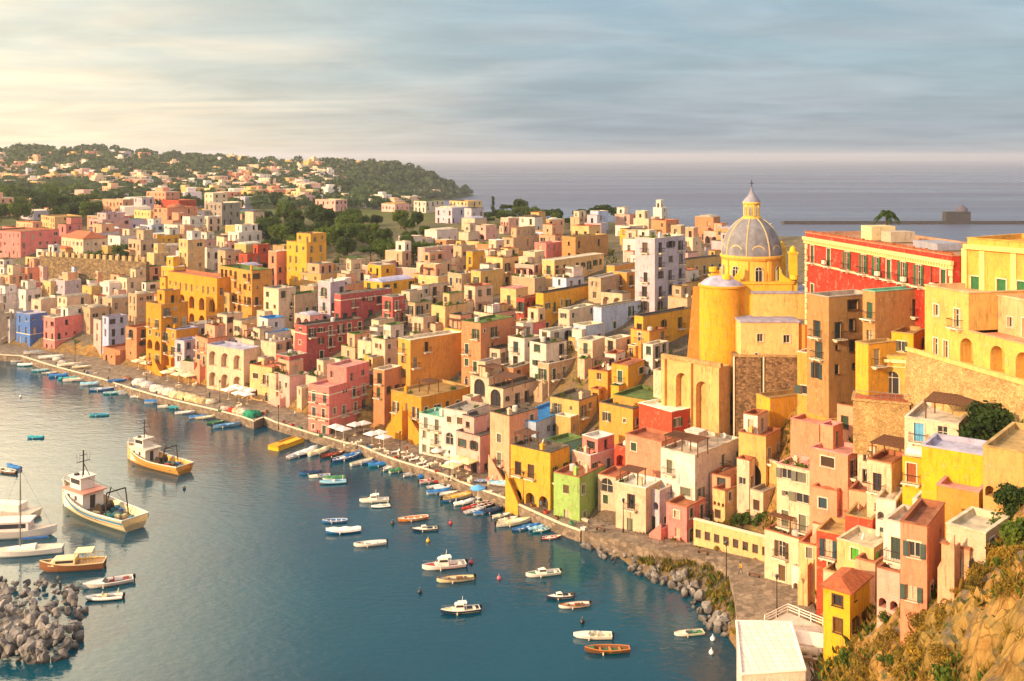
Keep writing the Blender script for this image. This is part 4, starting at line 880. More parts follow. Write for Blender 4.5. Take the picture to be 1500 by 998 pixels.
    b=MB(); b.box(x0-.2,x1+.2,-12.2,-5.9,12.4,12.7); b.build('chapel_roof',['roof'],T,col=RC['lilac'])
    b=MB(); box_walls(b,5.02,10.2,-11.5,-4,2,12.0); b.build('sacristy',['plaster'],T,col='#e8ab4a')
    b=MB(); b.box(4.9,10.4,-11.7,-3.9,12,12.25); b.build('sacristy_roof',['roof'],T,col=RC['grey'])
    b=MB(); box_walls(b,-1.5,9.5,-7.4,2,8,16.6); b.build('transept',['worn'],T,col='#e4b968')
    b=MB(); b.box(-1.7,9.7,-7.6,2.2,16.6,16.85); b.build('transept_roof',['roof'],T,col=RC['lilac'])
    # rough buttress on the left
    b=MB(); P=[(-12.6,-3.5,-1),(-8.6,-5.6,-1),(-8.2,-.5,-1),(-11.5,-.5,-1),(-10.9,-2.8,17),(-9.2,-3.6,17),(-9.0,-1,17),(-10.6,-1,17)]
    b.add(P,[(0,1,5,4),(1,2,6,5),(2,3,7,6),(3,0,4,7),(4,5,6,7)]); b.build('buttress',['worn'],T,col='#c4782c')
church()
def red_palace():
    A=Vector((48.7,170,34)); B=Vector((55.9,130,34)); ex=(B-A); ln=ex.length; ex.normalize()
    loc,rz=fr(B,ex); T=thing('palace','palace','long red palace with cream cornice and green shutters on the cliff top',loc,rz)
    b=MB(); box_walls(b,-ln,0,0,14,-8,13.3,('s',))
    sp=[]
    for k,px in enumerate([1190,1214,1241,1265,1284,1302,1323,1346,1382]):
        s=ln+lx(B,(ex.x,ex.y),px); sp.append((s,8.65+8,1.15,2.75,'bboooboob'[k]))
        if k%2==0: sp.append((s,3.2+8,1.1,1.9,'w'))
    hb=MB(); hole_win(hb,T,(-ln,0,-8),(1,0,0),(0,-1,0),ln,21.3,sp,'#2f5a3a'); b.add(hb.v,hb.f)
    b.build('wall',['plaster'],T,col='#a8281a')
    b=MB(); b.box(-ln-.3,.3,-.45,-.003,12.2,12.7); b.box(-ln-.2,.2,-.25,-.003,11.6,12.2)
    for k in range(int(ln/.6)): b.box(-ln+.3+k*.6,-ln+.5+k*.6,-.42,-.25,11.85,12.198)
    b.build('cornice',['trimc'],T,col='#ddb87c')
    b=MB(); b.box(-ln-.05,.05,-.12,-.003,8.3,8.62); b.build('string_course',['trimc'],T,col='#ddb48a')
    b=MB()
    for k in range(16): b.box(-ln-.06,-ln+(.5 if k%2 else .8),-.07,-.002,.9*k-1.9,.9*k-1.12)
    for k in range(16): b.box(-(.5 if k%2 else .8),.06,-.07,-.002,.9*k-1.9,.9*k-1.12)
    b.build('quoin',['trimc'],T,col='#e0c08a')
    b=MB(); roofdeck(b,-ln,0,0,14,13.3); b.build('roof',['roof','roof'],T,col='#a88068')
    b=MB(); r=random.Random(4)
    for k in range(120):
        x=-ln+ln*(k+.5)/120; b.box(x-.15,x+.13,-.1,.3,13.46,13.5+r.uniform(.05,.3))
    b.build('parapet_tiles',['tile'],T)
    for x in (-4.5,-12.5): 
        b=MB(); b.bar((x,-.1,-6),(x,-.1,12),.09,6); b.build('drainpipe',['rust' if 0 else 'wood'],T)
    for x in (-3.4,-10.3,-17,-33): 
        b=MB(); b.box(x-.45,x+.45,-.8,-.4,8.9,9.5); b.build('air_conditioner',['trim'],T)
    for (x,y,w1,h1,c) in ((-30,7,1.6,2.2,'#cdb88c'),(-26,8,1.4,1.6,'#b0a08c'),(-14,7,3,1.0,'#8e90a0'),(-5,8,2.0,1.4,'#7a6a5a')):
        b=MB(); b.box(x-w1,x+w1,y-2,y+2,12.9,12.9+h1); b.build('roof_room',['plaster'],T,col=c)
red_palace()
def yellow_palace():
    A=Vector((57.6,129.5,34)); ex=Vector((.55,-.835,0)).normalized(); ln=20; B=A+ex*ln
    loc,rz=fr(B,ex); T=thing('palace','palace','yellow palace with green shutters and cream pilasters beside the red palace',loc,rz)
    b=MB(); box_walls(b,-ln,0,0,12,-2,15.6,('s',)); sp=[]
    for px in (1429,1467,1497): 
        s=ln+lx(B,(ex.x,ex.y),px); sp+=[(s,8.2+2,1.2,2.7,'b'),(s,2.5+2,1.2,2.2,'w')]
    sp+=[(ln-4,10.2,1.2,2.7,'b')]
    hb=MB(); hole_win(hb,T,(-ln,0,-2),(1,0,0),(0,-1,0),ln,17.6,sp,'#2c6a3c'); b.add(hb.v,hb.f); b.build('wall',['plaster'],T,col='#d4a048')
    for px in (1413,1439,1485):
        s=lx(B,(ex.x,ex.y),px); b=MB(); b.box(s-.35,s+.35,-.15,-.003,-2,14.3); b.build('pilaster',['trimc'],T,col='#ecca78')
    b=MB(); b.box(-ln-.3,.3,-.5,-.004,14.3,14.9); b.box(-ln-.1,.1,-.2,-.004,7.6,7.9); b.build('cornice',['trimc'],T,col='#e8c070')
    b=MB(); roofdeck(b,-ln,0,0,12,15.6); b.build('roof',['roof','roof'],T,col='#c8964a')
    # side wing facing the square
    b=MB(); box_walls(b,-ln-2.2,-ln-.02,.8,9,-2,11.5); b.build('side_wing',['plaster'],T,col='#dca050')
yellow_palace()
E3=Vector((.256,-.967,0)).normalized(); A3=Vector((50.1,128.5,0)); B3=A3+E3*30
def arcade():
    loc,rz=fr((B3.x,B3.y,20),E3); W_=thing('retaining_wall','wall','tall golden rubble retaining wall under the yellow arcaded house',loc,rz)
    b=MB()
    b.add([(-31,-1.2,0),(0,-1.2,0),(0,.1,15.4),(-31,.1,15.4),(-31,3,0),(0,3,0),(0,3,15.4),(-31,3,15.4)],[(0,1,2,3),(1,5,6,2),(4,0,3,7),(3,2,6,7)]); b.build('wall_face',['stone'],W_)
    b=MB(); b.box(-31.1,.1,-.05,.45,15.4,15.9); b.build('wall_coping',['plaster'],W_,col='#d8b06a')
    n=Vector((.967,.256,0)); P=B3+n*1.6; T=thing('arcaded_house','house','long pale yellow arcaded house with roof terrace on top of the stone wall',(P.x,P.y,35.4),rz)
    b=MB(); box_walls(b,-29.5,0,0,12,-6,4,('s',)); sp=[]
    for px in (1416,1461,1499): 
        s=29.5+lx(P,(E3.x,E3.y),px); sp.append((s,6.1,2.3,3.0,'l'))
    for px in (1386,1371): sp.append((29.5+lx(P,(E3.x,E3.y),px),6.05,.9,2.1,'d'))
    sp.append((26,6.1,2.4,3.0,'l'))
    hb=MB(); hole_win(hb,T,(-29.5,0,-6),(1,0,0),(0,-1,0),29.5,10,sp); b.add(hb.v,hb.f); b.build('wall',['plaster'],T,col='#d8a652')
    b=MB(); b.box(-21.4,-.05,.3,11.9,3.5,3.7); b.box(-21.4,.08,-.05,.25,4,4.12); b.build('terrace',['roof'],T,col='#d09070')
    U=thing_part('upper_storey',T); b=MB(); box_walls(b,-29.5,-21.5,0,10,4.001,8.4,('s',)); hb=MB(); hole_win(hb,U,(-29.5,0,4.001),(1,0,0),(0,-1,0),8,4.399,[(2.2,.9,1.0,1.4,'w'),(6,.1,1.0,2.2,'b')]); b.add(hb.v,hb.f)
    b.build('storey_wall',['plaster'],U,col='#d4a458'); b=MB(); roofdeck(b,-29.5,-21.5,0,10,8.4); b.build('storey_roof',['roof','roof'],U,col='#c8a078')
    U=thing_part('set_back_storey',T); b=MB(); box_walls(b,-21.4,-.1,4,12,3.7,8.0,('s',)); hb=MB(); hole_win(hb,U,(-21.4,4,3.7),(1,0,0),(0,-1,0),21.3,4.3,[(2,.9,.9,1.2,'w'),(4.6,.1,1.3,2.2,'d'),(11,.8,1.5,1.3,'w'),(15,.8,1.2,1.3,'w')]); b.add(hb.v,hb.f)
    b.build('storey_wall',['plaster'],U,col='#e2a878'); b=MB(); roofdeck(b,-21.4,-.1,4,12,8.0); b.build('storey_roof',['tile','roof'],U,col='#d8b088')
arcade()
def chapel():
    ex=Vector((.93,-.36,0)).normalized(); B=ray(1330,570,131.5); loc,rz=fr((B.x,B.y,29.3),ex); T=thing('chapel','chapel','small yellow chapel front with white arched door beside the stone wall',loc,rz)
    w1=-3.9; b=MB(); box_walls(b,w1,0,0,3.2,-6,4.9,('s',)); hb=MB(); hole_win(hb,T,(w1,0,-6),(1,0,0),(0,-1,0),-w1,10.9,[(2.0,6.05,1.7,2.9,'a')]); b.add(hb.v,hb.f); b.build('wall',['plaster'],T,col='#d8aa50')
    b=MB(); b.box(w1-.2,.2,-.35,-.003,4.1,4.5); b.box(w1,.0,-.2,-.003,3.5,3.6); b.box(w1,w1+.3,-.15,-.003,0,4.1); b.box(-.3,0,-.15,-.003,0,4.1); b.build('cornice',['trimc'],T,col='#f0dca0')
    b=MB(); b.box(w1-.1,.1,0,3.3,4.9,5.1); b.build('roof',['roof'],T,col=RC['ochre'])
    b=MB(); b.box(w1-2.6,.2,-4.2,-.004,-7,0); b.box(w1-2.8,.4,-4.5,.2,-.25,-.02); b.build('terrace',['stone'],T)
    b=MB(); b.box(w1-2.4,0,-4.1,-.1,0,.04); b.build('brick_floor',['tile'],T)
    rl=MB()
    for k in range(9): rl.bar((w1-2.6+k*.84,-4.2,0),(w1-2.6+k*.84,-4.2,1),.03,4)
    rl.bar((w1-2.6,-4.2,1),(.2,-4.2,1),.035,4); rl.bar((w1-2.6,-4.2,.5),(.2,-4.2,.5),.025,4); rl.build('railing',['steel'],T)
chapel()
def rock_walls():
    # two tall arches
    p=Vector((26.0,176.6,14)); q=Vector((34.3,168.6,14)); e=(q-p).normalized(); ln=(q-p).length; T=thing('arched_buttress_wall','wall','tall ochre wall with two blind arches under the church apse',q,math.atan2(e.y,e.x))
    b=MB(); b.facade((-ln,0,-4),(1,0,0),(0,-1,0),ln,15.2,[(ln-8.2+.6,4.6,2.4,8.6,True,1.3,True),(ln-4.0+.5,4.2,2.5,8.2,True,1.3,True)]); b.add([(-ln,0,11.2),(0,0,11.2),(0,3,11.2),(-ln,3,11.2),(0,0,-4),(0,3,-4),(-ln,0,-4),(-ln,3,-4)],[(0,1,2,3),(4,5,2,1),(7,6,0,3)])
    b.build('wall_face',['worn'],T,col='#dca868'); b=MB(); b.box(-ln-.2,.2,-.25,.5,11.2,11.9); b.build('wall_coping',['stone'],T)
    for k,x in enumerate((-ln+.1,-ln/2-.3,-.6)):
        b=MB(); b.box(x,x+.7,-.6,-.003,-4,11.2); b.build('pier',['worn'],T,col='#dca868')
    for (x0,x1,y,z0,z1,m,lab,c) in ((36.6,41.0,168.6,8,26.9,'darkstone','dark masonry bastion with a grid of put holes below the church',None),(41.3,49.2,167.5,14,27.0,'darkstone','brown block wall with a ledge of dry weeds below the church',None)):
        T=thing('bastion_wall','wall',lab,(x1,y,z0),R(-8)); b=MB(); w1=x1-x0; b.box(-w1,0,0,4.5,0,z1-z0); b.build('wall_face',[m],T); b=MB(); b.box(-w1-.1,.1,-.15,.3,z1-z0,z1-z0+.35); b.build('wall_coping',['stone'],T)
        b=MB(); b.bar((-w1+.05,-.1,0),(-w1+.05,-.1,z1-z0),.14,6); b.build('drainpipe',['trim'],T)
    # crenellated garden wall in the west
    p=hit(58,420); q=hit(214,421); e=(q-p).normalized(); ln=(q-p).length; T=thing('crenellated_wall','wall','old beige garden wall with battlements above the western houses',q,math.atan2(e.y,e.x))
    b=MB(); b.box(-ln,0,0,1.4,-6,8.2); b.build('wall_face',['oldstone'],T)
    b=MB(); n=17
    for k in range(n): x=-ln+ln*(k+.3)/n; b.box(x,x+ln/n*.45,0,.8,8.2,9.7)
    b.build('battlements',['worn'],T,col='#c4a070')
    for (a,c,hh,lab,cl) in (((478,402),(534,400),3.2,'yellow garden wall right of the yellow tower house','yellow'),((528,412),(612,413),4.5,'long pinkish garden wall behind the rose house','pale pink'),((1016,803),(1128,826),4.2,'yellow garden wall with square openings along the path','pale yellow'),((1083,700),(1150,712),5,'ochre terrace wall with an arch below the yellow blank house','ochre'),((852,770),(905,786),1.0,'low weathered parapet beside the path','beige')):
        p=hit(*a); q=hit(*c); e=(q-p); e.z=0; ln=e.length; e.normalize(); z0=min(p.z,q.z); T=thing('garden_wall','wall',lab,(q.x,q.y,z0),math.atan2(e.y,e.x))
        hs=[(ln*(k+.5)/8,5.6,.9,1.3,False,.25,True) for k in range(8)] if 'openings' in lab else [(ln*.45,4.2,3.2,3.6,True,1,True)] if 'arch' in lab else []
        b=MB(); b.facade((-ln,0,-4),(1,0,0),(0,-1,0),ln,hh+4,hs,0,1); b.add([(-ln,0,hh),(0,0,hh),(0,.5,hh),(-ln,.5,hh),(0,0,-4),(0,.5,-4),(-ln,.5,-4),(-ln,0,-4)],[(0,1,2,3),(4,5,2,1),(6,5,4,7),(6,7,0,3),(5,6,3,2)]); b.build('wall_face',['worn','dark'],T,col=HC_[cl]); b=MB(); b.box(-ln-.05,.05,-.08,.58,hh+.002,hh+.15); b.build('wall_coping',['trim'],T)
rock_walls()
def pavilion():
    z=8.0; P=[atz(1079,912,z),atz(1159,914,z),atz(1180,984,z),atz(1086,990,z)]
    T=thing('white_pavilion','building','white flat roofed seaside pavilion with railed terrace beside the path',(P[0].x,P[0].y,0))
    o=P[0]; b=MB(); b.poly([(p.x-o.x,p.y-o.y,z) for p in P],1); b.build('wall',['plaster'],T,col='#dacbbb')
    m,nt,bb,L=mat('white_roof_tiles'); v=N(nt,'ShaderNodeTexCoord').outputs['Object']; br=N(nt,'ShaderNodeTexBrick',i={'Scale':1.0,'Mortar Size':0.03,'Brick Width':0.9,'Row Height':0.9}); br.offset=0; L(v,br.inputs['Vector']); br.inputs['Color1'].default_value=lin('#e8dcd2'); br.inputs['Color2'].default_value=lin('#d8cabf'); br.inputs['Mortar'].default_value=lin('#a89a90'); L(br.outputs[0],bb.inputs['Base Color']); bb.inputs['Roughness'].default_value=.7; M['rooftile']=m
    b=MB(); b.poly([(p.x-o.x,p.y-o.y,z+.09) for p in P],z+.004); b.build('roof',['rooftile'],T)
    b=MB()
    for i in range(4):
        p=P[i]-o; q=P[(i+1)%4]-o; b.bar((p.x,p.y,z+.15),(q.x,q.y,z+.15),.14,6)
    b.build('roof_edge',['trimc'],T,col='#e8dccf')
    z2=5.4; Q=[atz(x,y,z2) for x,y in ((1120,914),(1154,897),(1205,918),(1228,960),(1232,1010),(1165,1010))]
    b=MB(); b.poly([(p.x-o.x,p.y-o.y,z2) for p in Q],1); b.build('terrace',['plaster'],T,col='#d0bcae')
    rl=MB()
    for i in range(4):
        p=Q[i]-o; q=Q[i+1]-o; n=max(2,int((q-p).length/1.6))
        for hh in (.35,.68,1.0): rl.bar((p.x,p.y,z2+hh),(q.x,q.y,z2+hh),.045,5)
        for k in range(n+1): c=p.lerp(q,k/n); rl.bar((c.x,c.y,z2),(c.x,c.y,z2+1.02),.055,5)
    rl.build('railing',['trimc'],T,col='#efe4d8')
    z3=7.4; Q=[atz(x,y,z3) for x,y in ((1157,921),(1205,928),(1211,948),(1162,942))]; b=MB(); b.poly([(p.x-o.x,p.y-o.y,z3) for p in Q],z3-.15)
    for p in Q: b.bar((p.x-o.x,p.y-o.y,z2),(p.x-o.x,p.y-o.y,z3-.15),.07,6)
    b.build('canopy',['canvas'],T,col='#e6dad0')
    for k in range(3): 
        c=atz(1172+k*14,968+k*3,z2); b=MB(); b.box(-.7,.7,-.4,.4,.72,.78); b.bar((0,0,0),(0,0,.72),.05,6); b.box(-.3,.3,-.3,.3,0,.04); b.build('table',['trim'],T,(c.x-o.x,c.y-o.y,z2))
    z4=6.2; Q=[atz(x,y,z4) for x,y in ((1083,1000),(1165,1000),(1175,1060),(1083,1060))]; b=MB(); b.poly([(p.x-o.x,p.y-o.y,z4) for p in Q],1); b.build('lower_room',['plaster'],T,col='#e2d2be')
pavilion()
def far_pier():
    y=905; b=MB(); b.box(-190,330,0,9,-3,1.8); b.box(-190,330,-1.5,-.003,-3,2.8); T=thing('far_pier','pier','long dark breakwater across the sea behind the palaces',(430,y,0)); b.build('pier_body',['basalt'],T)
    T=thing('pier_building','building','small dark domed building standing on the far breakwater',(395,y+1,1.8)); b=MB(); b.box(-11,11,0,8,0,9); b.build('wall',['basalt'],T); b=MB(); b.lathe([(5,9),(4.4,12),(2,14),(.01,14.6)],12,(5,4,0)); b.bar((5,4,14),(5,4,19),.15,4); b.build('dome',['roof'],T,col='#5a5560')
far_pier()
# ---------------------------------------------------------------- the smaller houses packed between them
def inland(x,y):             # distance from the row of house feet along the quay, positive inland
    best=1e9; sg=1
    for a,b in zip(FW[:-1],FW[1:]):
        d=Vector((b.x-a.x,b.y-a.y)); p=Vector((x-a.x,y-a.y)); t=max(0,min(1,p.dot(d)/d.length_squared)); q=p-d*t
        if q.length<best: best=q.length; sg=1 if (d.x*p.y-d.y*p.x)>0 else -1
    return best*sg
WOOD=[(385,312,640,392),(700,300,872,338),(96,372,212,416),(0,276,118,316),(1010,640,1125,800),(978,500,1070,610),(1060,500,1180,640),(1205,555,1330,640)]
def in_wood(px,py): return any(a<=px<=c and b<=py<=d for a,b,c,d in WOOD)
WT=['cream','cream','cream','white','white','white','pale yellow','pale yellow','beige','beige','pale pink','pale pink','ochre','peach','peach','yellow','pink','pale blue','lilac','terracotta','stone']
WTL=['white','white','pale pink','pale pink','pink','lilac','pale blue','peach','cream','salmon','pale yellow']
RT=['grey','grey','pale','pale','dark','green','rust','white','lilac','ochre']
rf_=random.Random(5); nfill=0
def try_fill(px,py,wm,hm,far=False):
    global nfill
    if in_wood(px,py): return False
    C=hit(px,py)
    if C is None or C.z<1.5: return False
    a=rf_.uniform(*wm); b=rf_.uniform(wm[0],wm[1]); th=math.atan2(UY,UX)+R(rf_.uniform(-12,12)); ux,uy=math.cos(th),math.sin(th)
    cx=C.x-ux*a/2-uy*b/2; cy=C.y-uy*a/2+ux*b/2; rad=math.hypot(a,b)/2*.86
    for x,y,r in HOUSES:
        if (x-cx)**2+(y-cy)**2<(r+rad)**2*.93: return False
    x0=750+1500*(C.x-ux*a)/(C.y-uy*a); x1=750+1500*(C.x-uy*b)/(C.y+ux*b); hh=rf_.uniform(*hm); k=1500/C.y
    for (a0,a1,yt,yf,Y) in SCR:
        ov=min(x1,a1)-max(x0,a0)
        if Y>C.y+1 and ov>.25*(a1-a0): 
            lim=yt+(yf-yt)*.62
            if py-hh*k<lim: hh=(py-lim)/k
    if hh<2.5: return False
    house(x0,px,x1,py-hh*k,py,rf_.choice((WTL if px<420 and rf_.random()<.7 else WT) if not far else ['cream','cream','white','pale yellow','pale pink','peach','beige','ochre','lilac','grey','pale blue','orange','salmon']),rf_.choice(RT),rot=math.degrees(th-math.atan2(UY,UX)),roof=rf_.choice(['flat']*5+['vault','dome']),worn=rf_.random()<.45,dm=b+.5,db=b-.5)
    nfill+=1; return True
for it in range(2600):
    px=rf_.uniform(-30,1130); py=rf_.uniform(330,800)
    if nfill>104: break
    C=hit(px,py)
    if C is None or C.y>430: continue
    s=inland(C.x,C.y)
    if px<1000 and s<5: continue
    if px>=1000 and py>500 : continue
    try_fill(px,py,(4.2,7.5),(4.5,8.5))
n0=nfill
for it in range(400):
    if nfill-n0>20: break
    px=rf_.uniform(0,720); py=rf_.uniform(296,345)
    C=hit(px,py)
    if C is None or C.y<430 or C.z<5: continue
    try_fill(px,py,(9,15),(5,9),True)
# houses scattered over the far hill, beyond the count of single things
def far_houses():
    r=random.Random(3); b=MB(); mats=[]
    for k,cn in enumerate(['cream','white','pale yellow','pale pink','peach','ochre','lilac','salmon']):
        m,nt,bb,L=mat('far_wall_'+cn); bb.inputs['Base Color'].default_value=lin(HC_[cn]); bb.inputs['Roughness'].default_value=.9; mats.append(m)
    mats.append(M['roof']); mats.append(M['dark']); n=0
    for it in range(6000):
        if n>520: break
        px=r.uniform(-60,640); 
        py=r.choice([r.gauss(262,12),r.uniform(222,326)]) if r.random()<.8 or px>150 else r.gauss(263,6)
        if in_wood(px,py) and r.random()<.92: continue
        if px>500 and py<288 and py>246: continue
        if 130<px<330 and 228<py<262 and r.random()<.6: continue
        if py<231+max(0,(px-300))*.03: continue
        C=hit(px,py)
        if C is None or C.y<470 or C.y>1600 or C.z<4: continue
        if C.y<720 and any((C.x-x)**2+(C.y-y)**2<(r_+13)**2 for x,y,r_ in HOUSES): continue
        if C.y<720: HOUSES.append((C.x,C.y,7))
        th=math.atan2(UY,UX)+R(r.uniform(-25,25)); u=Vector((math.cos(th),math.sin(th),0)); v=Vector((-u.y,u.x,0)); a=r.uniform(9,19); d=r.uniform(8,13); h=r.choice([4,6.5,7,9.5]); m=r.choice([0,0,0,1,1,2,3,4,5,6,7])
        o=C-Vector((0,0,4)); b.obox(o,-u*a,v*d,Vector((0,0,h+4)),m); n+=1
        if r.random()<.4: b.obox(C-u*a*.3+v*d*.2+Vector((0,0,h)),-u*a*.4,v*d*.5,Vector((0,0,2.6)),m)
        b.obox(C-u*.4+v*.4+Vector((0,0,h+.02)),-u*(a-.8),v*(d-.8),Vector((0,0,.1)),8)
        nw=int(a/3.2)
        for f in range(int(h/3)):
            for k in range(nw):
                if r.random()<.75:
                    p=C-u*(a*(k+.5)/nw+.55)-v*.06+Vector((0,0,f*3.1+.9)); b.obox(p,u*1.1,v*.05,Vector((0,0,1.5)),9)
            for k in range(int(d/3.5)):
                if r.random()<.6:
                    p=C+u*.01+v*(d*(k+.5)/int(d/3.5)-.5)+Vector((0,0,f*3.1+.9)); b.obox(p,u*.05,v*1.1,Vector((0,0,1.5)),9)
    me=b.mesh('distant_houses',mats); o=put('distant_houses',me,col=lin(RC['pale'])); o['kind']='stuff'; o['label']='many tiny pale houses scattered over the far green hill'; o['category']='houses'
far_houses()
print('FILL',nfill,len(HOUSES))
# ---------------------------------------------------------------- boats
def hull_rings(L,B,D,n=15,fore=.55,stern=.8,sheer=.3,rake=.5):
    """stations from stern (x=-L/2) to bow (x=L/2): (x, half breadth, keel z, gunwale z)"""
    out=[]
    for i in range(n):
        t=i/(n-1); x=-L/2+L*t
        w_=stern+(1-stern)*math.sin(min(t/.45,1)*math.pi/2) if t<.45 else (1-((t-.45)/.55)**2.3)
        out.append((x,B/2*max(w_,.02),-.16*D+ (max(0,(t-.8)/.2)**2)*D*rake,D*(.62+sheer*max(0,(t-.3)/.7)**2+.06*(1-t))))
    return out
def hull_mesh(L,B,D,**k):
    rg=hull_rings(L,B,D,**k); b=MB(); P=[]; m=7
    for (x,w_,kz,gz_) in rg:
        for j in range(m):
            u=j/(m-1)*2-1; y=w_*(abs(u)**.75)*(1 if u>0 else -1); z=kz+(gz_-kz)*abs(u)**2.2; P.append((x,y,z))
    F=[]
    for i in range(len(rg)-1):
        for j in range(m-1): F.append((i*m+j,(i+1)*m+j,(i+1)*m+j+1,i*m+j+1))
    F.append(tuple(range(m))); b.add(P,F); b.add([(x,y*.93,max(z,kz_+.12)) for (x,y,z),kz_ in zip(P,[r[2] for r in rg for _ in range(m)])],[f[::-1] for f in F])
    return b,rg
def rim(rg,wd,hh,mi=0):
    b=MB(); 
    for s in (-1,1):
        for (x0,w0,_,z0),(x1,w1,_,z1) in zip(rg[:-1],rg[1:]):
            b.obox((x0,s*w0-(wd if s>0 else 0),z0-.002),(x1-x0,s*(w1-w0),z1-z0),(0,wd,0),(0,0,hh),mi)
    x0,w0,_,z0=rg[0]; b.box(x0-.04,x0+.08,-w0,w0,z0,z0+hh,mi)
    return b
def deck_poly(rg,i0,i1,dz,inset=.1):
    P=[(rg[i][0],rg[i][1]-inset if rg[i][1]>inset else 0.01,rg[i][3]+dz) for i in range(i0,i1)]
    Q=[(x,-y,z) for x,y,z in P]; n=len(P); b=MB(); b.add(P+Q,[(i,i+1,n+i+1,n+i)[::-1] for i in range(n-1)]); return b
def motor_part(T,x,z): 
    b=MB(); b.box(x-.35,x-.02,-.17,.17,z-.1,z+.42); b.box(x-.28,x-.1,-.08,.08,z-.7,z-.1); b.build('outboard_motor',['rubber'],T)
def boat_proto(kind,hc,ic,ac):
    """meshes for a 6 m boat; hc hull colour, ic inside colour, ac accent colour"""
    T=thing('boat','boat'); L,B,D=6,2.0,.85
    if kind=='rib':
        b,rg=hull_mesh(5.6,1.5,.6); b.build('hull',['hull'],T,col='#6a6a70'); t=MB(); 
        for s in (-1,1):
            pts=[(x,s*(w_+.05),z+.02) for x,w_,_,z in rg]
            for p,q in zip(pts[:-1],pts[1:]): t.bar(p,q,.24,8)
        t.build('inflatable_tube',['canvas'],T,col=hc); deck_poly(rg,0,13,-.25,.1).build('floor',['deck'],T,col=ic)
        b=MB(); b.box(-.4,.3,-.4,.4,.15,.85); b.box(.3,.36,-.4,.4,.8,1.2); b.build('console',['trimc'],T,col=ac); motor_part(T,-2.8,.5)
        b=MB(); b.bar((-2,-.6,.4),(-2.1,-.5,1.5),.05,5); b.bar((-2,.6,.4),(-2.1,.5,1.5),.05,5); b.bar((-2.1,-.5,1.5),(-2.1,.5,1.5),.05,5); b.build('roll_bar',['trimc'],T,col='#e0d8a0'); return T
    b,rg=hull_mesh(L,B,D,stern=.55 if kind in('row','cov','gozzo') else .85); b.build('hull',['hull'],T,col=hc)
    rim(rg,.1,.07).build('gunwale',['hull'],T,col=ac)
    if kind!='cov': deck_poly(rg,0,15,-.38,.16).build('floor',['deck'],T,col=ic)
    if kind in ('row','gozzo'):
        for x in (-1.7,-.4,.9):
            w_=min(rg,key=lambda r_:abs(r_[0]-x))[1]; t=MB(); t.box(x-.14,x+.14,-w_+.08,w_-.08,.36,.41); t.build('bench',['deck'],T,col=ac)
        deck_poly(rg,11,15,-.02,.05).build('foredeck',['deck'],T,col=ic)
        if kind=='gozzo':
            t=MB(); t.box(-1.2,-.2,-.35,.35,.1,.62); t.build('engine_box',['deck'],T,col=ac); motor_part(T,-2.95,.5)
    if kind=='cov':
        P=[];F=[]
        for i,(x,w_,_,z) in enumerate(rg):
            for j in range(5): u=j/4*2-1; P.append((x,u*(w_+.05),z+.05+(1-u*u)*(.32+.1*math.sin(i*1.3))-(.22 if abs(u)==1 else 0)))
        for i in range(len(rg)-1):
            for j in range(4): F.append((5*i+j,5*i+5+j,5*i+6+j,5*i+1+j))
        b=MB(); b.add(P,F+[(0,1,2,3,4)]); b.build('tarpaulin',['canvas'],T,col=ac)
    if kind in ('cab','cruiser'):
        deck_poly(rg,7,15,.0,.05).build('foredeck',['deck'],T,col=ic)
        t=MB(); h2=.65 if kind=='cab' else .95
        t.add([(-.6,-.72,.5),(1.3,-.5,.5),(1.3,.5,.5),(-.6,.72,.5),(-.5,-.6,.6+h2),(.7,-.4,.55+h2),(.7,.4,.55+h2),(-.5,.6,.6+h2)],[(0,1,5,4),(1,2,6,5),(2,3,7,6),(3,0,4,7),(4,5,6,7)]); cb=t.build('cabin',['trimc'],T,col='#e8e0d4')
        t=MB(); z=.62+h2*.45
        t.add([(-.45,-.70,z),(.75,-.565,z),(.62,-.49,z+.3),(-.4,-.64,z+.3)],[(0,1,2,3)]); t.add([(-.45,.70,z),(.75,.565,z),(.62,.49,z+.3),(-.4,.64,z+.3)],[(3,2,1,0)]); t.add([(1.12,-.42,z),(1.12,.42,z),(.87,.36,z+.3),(.87,-.36,z+.3)],[(0,1,2,3)])
        t.build('cabin_window',['glass'],cb)
        t=MB(); t.box(-2.4,-2.0,-.6,.6,.3,.62); t.build('seat',['canvas'],T,col='#d8c8b0'); motor_part(T,-3.0,.55)
        if kind=='cruiser':
            t=MB(); t.box(-1.0,.3,-.55,.55,1.55,1.63); 
            for x,y in ((-.9,-.5),(-.9,.5)): t.bar((x,y,.6),(x,y,1.56),.03,4)
            t.bar((-.3,0,1.6),(-.4,0,2.5),.03,4); t.build('fly_roof',['trimc'],T,col='#eee6d8')
            t=MB()
            for s in (-1,1):
                t.bar((.8,s*.75,.9),(2.85,s*.06,1.35),.02,4)
                for q in (.8,1.5,2.2): w_=.75-(q-.8)/2.05*.69; t.bar((q,s*w_,.6),(q,s*w_,.9+(q-.8)/2.05*.45),.016,4)
            t.build('bow_rail',['steel'],T)
        else:
            t=MB(); t.add([(-.55,-.62,.6+h2),(-.2,-.5,.6+h2+.3),(-.2,.5,.6+h2+.3),(-.55,.62,.6+h2)],[(0,1,2,3),(3,2,1,0)]); t.build('windscreen',['glass'],T)
